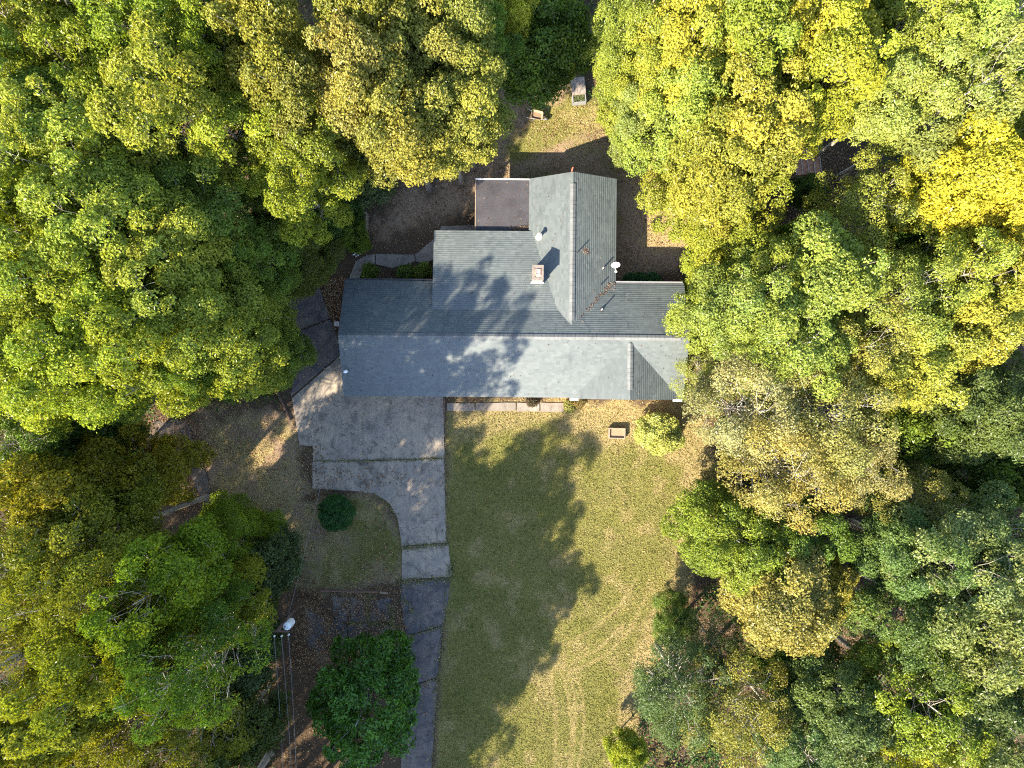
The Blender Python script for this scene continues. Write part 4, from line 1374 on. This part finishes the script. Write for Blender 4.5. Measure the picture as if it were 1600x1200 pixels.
ring = [(0.62 + 0.15 * math.cos(a), 0, 0.19 + 0.15 * math.sin(a)) for a in [i * 2 * math.pi / 16 for i in range(17)]]
m.tube(ring, 0.045, 8, cap=False); wh = m.build("wheel", MTYRE, wb, True)
m = MB(); m.tube([(0.62, -0.06, 0.19), (0.62, 0.06, 0.19)], 0.09, 12); m.build("hub", MGREYM, wh)

# ------------------------------------------------------------------ grey garden box under the yellow sapling
x, y = at(904, 140, 0.6)
gb = empty("garden_box", (x, y, 0), 0.10)
tag(gb, "grey garden box with leafy lid and white-framed planted end", "garden box")
m = MB(); m.box((0, 0.22, 0.33), (0.86, 1.04, 0.66)); m.build("body", MPLY, gb)
for k in range(5):
    m = MB(); m.box((-0.372 + k * 0.186, 0.24, 0.685 + 0.004 * (k % 2)), (0.172, 1.10, 0.04)); m.build("plank", MPLY, gb)
for cx, cy, sx_, sy_ in ((-0.43, -0.55, 0.06, 0.52), (0.43, -0.55, 0.06, 0.52), (0, -0.80, 0.92, 0.06)):
    m = MB(); m.box((cx, cy, 0.25), (sx_, sy_, 0.50)); m.build("white_frame", MGREYM, gb)
m = MB(); m.box((0, -0.535, 0.18), (0.79, 0.46, 0.36)); m.build("soil", MTRAYIN, gb)
rr = np.random.default_rng(41)
Cc = np.stack([rr.uniform(-0.36, 0.36, 420), rr.uniform(-0.74, -0.33, 420), 0.40 + 0.12 * rr.random(420)], 1)
me = leaves_mesh("plants", Cc, rr.normal(size=(420, 3)) * 0.5 + [0, 0, 1], 0.09, 0.045, rr.uniform(.7, 1.2, 420), rr.random(420), rr)
tag(link("plants", me, MLEAF, gb, (0.10, 0.13, 0.06)), kind='stuff')

# ------------------------------------------------------------------ small tin-roofed shed in the east wood
x, y = at(1262, 246, 1.9)
sh = empty("garden_shed", (x, y, 0), 0.12)
tag(sh, "small shed with a rusty brown tin roof under the yellow trees", "shed")
m = MB(); m.box((0, 0.15, 0.86), (1.45, 1.9, 1.78)); m.build("wall", MWOODD, sh)
for k in range(4):
    m = MB(); m.box((-0.615 + k * 0.41, 0.1, 1.80), (0.395, 2.3, 0.035)); m.build("roof_panel", MRUST, sh)
for k in range(5):
    m = MB(); m.box((-0.82 + k * 0.41, 0.1, 1.825), (0.035, 2.31, 0.05)); m.build("seam", MLEAD, sh)

# ------------------------------------------------------------------ back fence, gate, timbers, utility box
fx0, fy0 = at(572, 334, 0.9); fx1, fy1 = at(570, 377, 0.9)
fe = empty("fence", ((fx0 + fx1) / 2, (fy0 + fy1) / 2, 0), math.atan2(fy1 - fy0, fx1 - fx0))
tag(fe, "short weathered rail fence along the back yard", "fence")
Lf = math.hypot(fx1 - fx0, fy1 - fy0)
for t in (-0.5, 0, 0.5):
    m = MB(); m.box((t * Lf, 0, 0.62), (0.1, 0.1, 1.3), 0, 0.95); m.build("post", MWOOD, fe)
for z in (0.45, 0.8, 1.15):
    m = MB(); m.box((0, 0.068, z), (Lf + 0.15, 0.035, 0.13)); m.build("rail", MWOOD, fe)
gx0, gy0 = at(552, 399, 0.9); gx1, gy1 = at(566, 391, 0.9)
ga = empty("gate", ((gx0 + gx1) / 2, (gy0 + gy1) / 2, 0), math.atan2(gy1 - gy0, gx1 - gx0))
tag(ga, "small pale gate at the end of the curving back path", "gate")
Lg = math.hypot(gx1 - gx0, gy1 - gy0)
m = MB(); m.box((0, 0, 0.98), (Lg, 0.05, 0.06)); m.box((0, 0, 0.3), (Lg, 0.045, 0.06)); m.build("rail", MWHITE, ga)
for k in range(5):
    m = MB(); m.box((-Lg / 2 + Lg * (k + 0.5) / 5, 0.045, 0.5), (0.07, 0.025, 0.9)); m.build("picket", MGREYM, ga)


def timber(name, pts, r, mat, label, cat="timber"):
    p = [(*at(a, b), r * 0.8) for a, b in pts]
    m = MB(); m.tube(p, [r] * len(p), 8)
    tag(m.build(name, mat), label, cat)


timber("landscape_timber", [(431, 607), (443, 632), (454, 657)], 0.09, MWOODD, "dark timber edging the concrete apron by the trees")
timber("landscape_timber", [(500, 922), (545, 923.5), (590, 924)], 0.08, MWOODD, "dark timber edging above the leaf-covered parking pad")
timber("broken_timber", [(594, 925), (606, 926.5)], 0.07, MWOOD, "short pale timber piece above the parking pad")
timber("drive_edging", [(694.8, 622), (694.8, 660)], 0.05, MWOODD, "thin edging strip between the concrete apron and the front walk", "edging")
x, y = at(526, 506, 0.4)
ub = empty("utility_box", (x, y, 0), 0.1)
tag(ub, "small pale utility box beside the garage end wall", "utility box")
m = MB(); m.box((0, 0, 0.2), (0.30, 0.28, 0.42)); m.build("body", MGREYM, ub)
m = MB(); m.box((0, 0, 0.425), (0.34, 0.32, 0.03)); m.build("lid", MLEAD, ub)

# ------------------------------------------------------------------ grass blades, fallen leaves, weeds, forest floor plants
def blocked(x, y, pad=0.0):
    b = np.zeros(len(x), bool)
    for p in ALL_PAVED:
        b |= sdpoly(x, y, p) < pad
    c, s = math.cos(-HR), math.sin(-HR)
    for p in HOUSE_FOOT:
        b |= sdpoly(x * c - y * s, x * s + y * c, p) < 0.05
    return b


def grass():
    r = np.random.default_rng(21)
    N = 620000
    x = r.uniform(-22.5, 14.5, N); y = r.uniform(-28.5, 21.5, N)
    g, s, d, tr = zone_at(x, y)
    keep = r.random(N) < np.clip(g * 1.0 + s * 0.85, 0, 1) * 0.85
    x, y, g, s, tr = x[keep], y[keep], g[keep], s[keep], tr[keep]
    k2 = ~blocked(x, y, 0.02)
    x, y, g, s, tr = x[k2], y[k2], g[k2], s[k2], tr[k2]
    n = len(x)
    mixs = np.clip(s / (s + g + 1e-3) + r.normal(0.14, 0.15, n) + (fnoise(x * 0.6, y * 0.6, 77) - 0.5) * 0.9, 0, 1)
    mixs = np.clip(mixs + tr * 0.45, 0, 1)[:, None]
    cg = np.array([0.140, 0.140, 0.038]) * r.uniform(0.85, 1.15, (n, 1))
    cs = np.array([0.370, 0.290, 0.125]) * r.uniform(0.82, 1.12, (n, 1))
    c = cg * (1 - mixs) + cs * mixs
    hgt = r.uniform(0.03, 0.085, n) * (1 - 0.5 * tr); wid = r.uniform(0.025, 0.055, n)
    an = r.uniform(0, 6.283, n); lean = r.uniform(0.2, 1.2, n) * hgt; la = r.uniform(0, 6.283, n)
    z = np.full(n, -0.035) + (fnoise(x * 0.5, y * 0.5, 8) - 0.5) * 0.05
    co = np.empty((n, 3, 3))
    co[:, 0] = np.stack([x - np.cos(an) * wid, y - np.sin(an) * wid, z], 1)
    co[:, 1] = np.stack([x + np.cos(an) * wid, y + np.sin(an) * wid, z], 1)
    co[:, 2] = np.stack([x + np.cos(la) * lean * 1.6, y + np.sin(la) * lean * 1.6, z + hgt], 1)
    me = raw_mesh("grass", co.reshape(-1, 3), np.arange(n * 3), np.arange(0, n * 3, 3),
                  {"tint": ('FLOAT_COLOR', 'FACE', np.concatenate([c, np.ones((n, 1))], 1))})
    tag(link("grass", me, MBLADE), "short mown grass, green and straw coloured", kind='stuff')


grass()


def fallen():
    r = np.random.default_rng(22)
    xs, ys, zs = [], [], []

    def scatter(n, poly, z=0.0, dens=None):
        P = np.array(poly); x = r.uniform(P[:, 0].min(), P[:, 0].max(), n); y = r.uniform(P[:, 1].min(), P[:, 1].max(), n)
        k = sdpoly(x, y, poly) < 0
        if dens is not None:
            k &= r.random(n) < dens(x, y)
        x, y = x[k], y[k]
        xs.append(x); ys.append(y); zs.append(np.full(len(x), z))
    clump = lambda x, y: np.clip((fnoise(x * 0.8, y * 0.8, 91) - 0.36) * 3, 0.04, 1)
    scatter(16000, BACK, 0.0, clump)
    scatter(9000, SIDE, 0.0, clump)
    scatter(15000, PADLIT, 0.02, clump)
    scatter(800, LAWN, 0.045, None)
    scatter(500, atp([(487, 620), (695, 620), (700, 850), (628, 855), (487, 765)]), 0.062, clump)
    scatter(1300, atp([(486, 690), (640, 740), (600, 775), (486, 765)]), 0.062, clump)
    scatter(420, atp([(625, 905), (703, 905), (670, 1200), (610, 1200)]), 0.06)
    scatter(500, atp([(440, 450), (500, 450), (536, 550), (455, 620)]), 0.055, clump)
    scatter(2600, atp([(500, 440), (540, 430), (536, 560), (520, 540)]), 0.0)
    scatter(5000, atp([(1180, 230), (1330, 230), (1300, 420), (1200, 380)]), 0.0)
    scatter(5000, atp([(215, 650), (340, 650), (345, 800), (270, 800)]), 0.0, clump)
    fx = r.uniform(-37, 37, 110000); fy = r.uniform(-29, 29, 110000)      # forest floor
    fg, fs, fd, ft = zone_at(fx, fy)
    fk = (fg + fs < 0.12) & ~blocked(fx, fy) & ~((fx > -5) & (fx < 1.5) & (fy > 9) & (fy < 13.3))
    xs.append(fx[fk]); ys.append(fy[fk]); zs.append(np.zeros(fk.sum()))
    x = np.concatenate(xs); y = np.concatenate(ys); z = np.concatenate(zs)
    n = len(x)
    pal = np.array([[0.20, 0.105, 0.05], [0.14, 0.075, 0.045], [0.27, 0.17, 0.085], [0.32, 0.22, 0.12], [0.11, 0.06, 0.04], [0.36, 0.27, 0.17]])
    c = pal[r.integers(0, len(pal), n)] * r.uniform(0.7, 1.2, (n, 1))
    C = np.stack([x, y, z + r.uniform(0.004, 0.03, n)], 1)
    N = r.normal(size=(n, 3)) * 0.35 + [0, 0, 1]
    me = leaves_mesh("fallen_leaves", C, N, r.uniform(0.06, 0.15, n), r.uniform(0.04, 0.09, n), np.ones(n), np.ones(n), r)
    a = me.attributes.new("tint", 'FLOAT_COLOR', 'FACE')
    a.data.foreach_set("color", np.concatenate([c, np.ones((n, 1))], 1).astype(np.float32).ravel())
    tag(link("fallen_leaves", me, MFALLEN), "brown fallen leaves lying about the yard and drive", kind='stuff')


fallen()


def roof_litter():
    """Leaves caught in the roof valleys, at the chimney and in the porch corner."""
    r = np.random.default_rng(23)
    P = []

    def roofz(x, y):
        zs = [Z_R - SL_N * (y - Y_R) if y > Y_R else Z_R - SL_S * (Y_R - y)]
        if y > yb and WXW < x < WXE:
            zs.append(WZ - (SL_E * (x - WX) if x > WX else SL_W * (WX - x)))
        if SH_Y0 < y < SH_Y1 and -5.08 < x < 3.2:
            zs.append(SH_Z0 + 0.03 - SL_SH * (y - SH_Y0))
        if y < yg and GXW < x < GXE:
            zs.append(GZ - (SL_GE * (x - GX) if x > GX else SL_GW * (GX - x)))
        return max(zs) + 0.035
    for i in range(120):       # valley by the dish, thicker at the bottom
        t = r.random() ** 0.45
        x = WX + 0.15 + t * 2.75; y = yb + 0.15 + t * 2.95
        sp = 0.05 + 0.13 * t * t
        x += r.normal() * sp; y += r.normal() * sp
        if x < WXE - 0.05 and y < Y_N:
            P.append((x, y, roofz(x, y)))
    for i in range(520):       # porch corner against the shed roof
        x = 1.15 - abs(r.normal()) * 0.55; y = 9.95 + abs(r.normal()) * 0.13
        P.append((x, y, 2.48 + r.random() * 0.05))
    for i in range(70):
        P.append((r.uniform(-2.3, 1.0), r.uniform(9.9, 13.1), 2.475))
    for i in range(40):
        x = 4.55 + r.normal() * 0.10; y = 8.42 + r.normal() * 0.10
        P.append((x, y, roofz(x, y) + 0.01))
    for i in range(130):
        x = r.uniform(X_W + .2, X_E - .2); y = r.uniform(Y_S + .1, Y_N - .1)
        P.append((x, y, roofz(x, y)))
    for i in range(26):
        x = r.uniform(WXW + .3, WXE - .2); y = r.uniform(6.7, 13.0)
        if abs(x - 1.5) < 0.5 and 6.2 < y < 7.5: continue
        P.append((x, y, WZ - (SL_E * (x - WX) if x > WX else SL_W * (WX - x)) + 0.035))
    P = np.array(P); n = len(P)
    pal = np.array([[0.13, 0.075, 0.05], [0.10, 0.06, 0.042], [0.16, 0.11, 0.075], [0.22, 0.18, 0.14]])
    c = pal[r.integers(0, 4, n)] * r.uniform(0.75, 1.2, (n, 1))
    me = leaves_mesh("roof_leaves", P, r.normal(size=(n, 3)) * 0.3 + [0, 0, 1], r.uniform(0.06, 0.13, n), r.uniform(0.04, 0.08, n), np.ones(n), np.ones(n), r)
    a = me.attributes.new("tint", 'FLOAT_COLOR', 'FACE')
    a.data.foreach_set("color", np.concatenate([c, np.ones((n, 1))], 1).astype(np.float32).ravel())
    o = link("fallen_leaves", me, MFALLEN); o.rotation_euler = (0, 0, HR)
    tag(o, "brown leaves caught in the roof valleys", kind='stuff')


roof_litter()


def weeds():
    r = np.random.default_rng(24)
    lines = [([(500, 720), (567, 720), (640, 718), (694, 716)], 700, 0.07), ([(567.7, 625), (567.7, 720)], 60, 0.03),
             ([(628, 856), (660, 853), (700, 850)], 700, 0.12), ([(626, 909), (655, 906), (704, 903), (706, 880)], 800, 0.16),
             ([(637, 995), (660, 987), (692, 978)], 160, 0.08), ([(608, 945), (614, 960), (610, 975), (625, 982), (632, 998)], 380, 0.12),
             ([(575, 940), (576, 975), (612, 974)], 320, 0.10), ([(628, 935), (640, 945), (645, 960)], 170, 0.10), ([(545, 972), (575, 975)], 120, 0.1),
             ([(571, 930), (582, 932)], 90, 0.14), ([(696, 650), (698, 850)], 260, 0.05), ([(699, 905), (690, 1000), (682, 1070), (674, 1195)], 460, 0.07),
             ([(648, 1073), (684, 1059)], 60, 0.05), ([(626, 850), (620, 808), (606, 786), (584, 771)], 200, 0.05)]
    P = []
    for pts, n, sp in lines:
        q = atp(pts)
        for i in range(n):
            k = r.integers(0, len(q) - 1); t = r.random()
            x = q[k][0] * (1 - t) + q[k + 1][0] * t; y = q[k][1] * (1 - t) + q[k + 1][1] * t
            if fnoise(np.array([x * 1.5]), np.array([y * 1.5]), 55)[0] < 0.36: continue
            P.append((x + r.normal() * sp, y + r.normal() * sp, 0.04 + r.random() * 0.05))
    P = np.array(P); n = len(P)
    c = np.where(r.random((n, 1)) < 0.6, np.array([[0.125, 0.135, 0.050]]), np.array([[0.29, 0.235, 0.115]])) * r.uniform(0.7, 1.2, (n, 1))
    me = leaves_mesh("weeds", P, r.normal(size=(n, 3)) * 0.6 + [0, 0, 0.8], r.uniform(0.08, 0.16, n), r.uniform(0.03, 0.06, n), np.ones(n), np.ones(n), r)
    a = me.attributes.new("tint", 'FLOAT_COLOR', 'FACE')
    a.data.foreach_set("color", np.concatenate([c, np.ones((n, 1))], 1).astype(np.float32).ravel())
    tag(link("weeds", me, MBLADE), "weeds growing in the joints and along the edges of the drive", kind='stuff')


weeds()


def undergrowth():
    r = np.random.default_rng(25)
    N = 15000
    x = r.uniform(-37, 37, N); y = r.uniform(-29, 29, N)
    g, s, d, tr = zone_at(x, y)
    op = [LAWN, SIDE, BACK, STRAW, STRAW3, PADLIT, atp(PATH_W), atp([(430, 440), (560, 390), (720, 340), (760, 380), (700, 640), (440, 700)]),
          atp([(1180, 220), (1340, 220), (1330, 300), (1270, 420), (1190, 380)]), atp([(520, 420), (1090, 260), (1090, 660), (530, 660)]),
          atp([(300, 640), (720, 600), (720, 920), (720, 1250), (440, 1250), (440, 900), (300, 800)])]
    k = (fnoise(x * 0.35, y * 0.35, 61) > 0.40)
    for p in op:
        k &= sdpoly(x, y, p) > 0.25
    x, y = x[k], y[k]
    nl = 14
    n = len(x) * nl
    X = np.repeat(x, nl) + r.normal(0, 0.28, n); Y = np.repeat(y, nl) + r.normal(0, 0.28, n)
    Z = np.repeat(r.uniform(0.2, 1.1, len(x)), nl) * r.uniform(0.3, 1, n)
    base = np.where(r.random((len(x), 1)) < 0.75, np.array([[0.045, 0.085, 0.025]]), np.array([[0.11, 0.095, 0.03]])) * r.uniform(0.7, 1.3, (len(x), 1))
    c = np.repeat(base, nl, 0) * r.uniform(0.75, 1.25, (n, 1))
    me = leaves_mesh("undergrowth", np.stack([X, Y, Z], 1), r.normal(size=(n, 3)) * 0.5 + [0, 0, 1], r.uniform(0.15, 0.30, n), r.uniform(0.08, 0.16, n), np.ones(n), np.ones(n), r)
    a = me.attributes.new("tint", 'FLOAT_COLOR', 'FACE')
    a.data.foreach_set("color", np.concatenate([c, np.ones((n, 1))], 1).astype(np.float32).ravel())
    tag(link("undergrowth", me, MBLADE), "low leafy undergrowth on the forest floor", kind='stuff')


undergrowth()
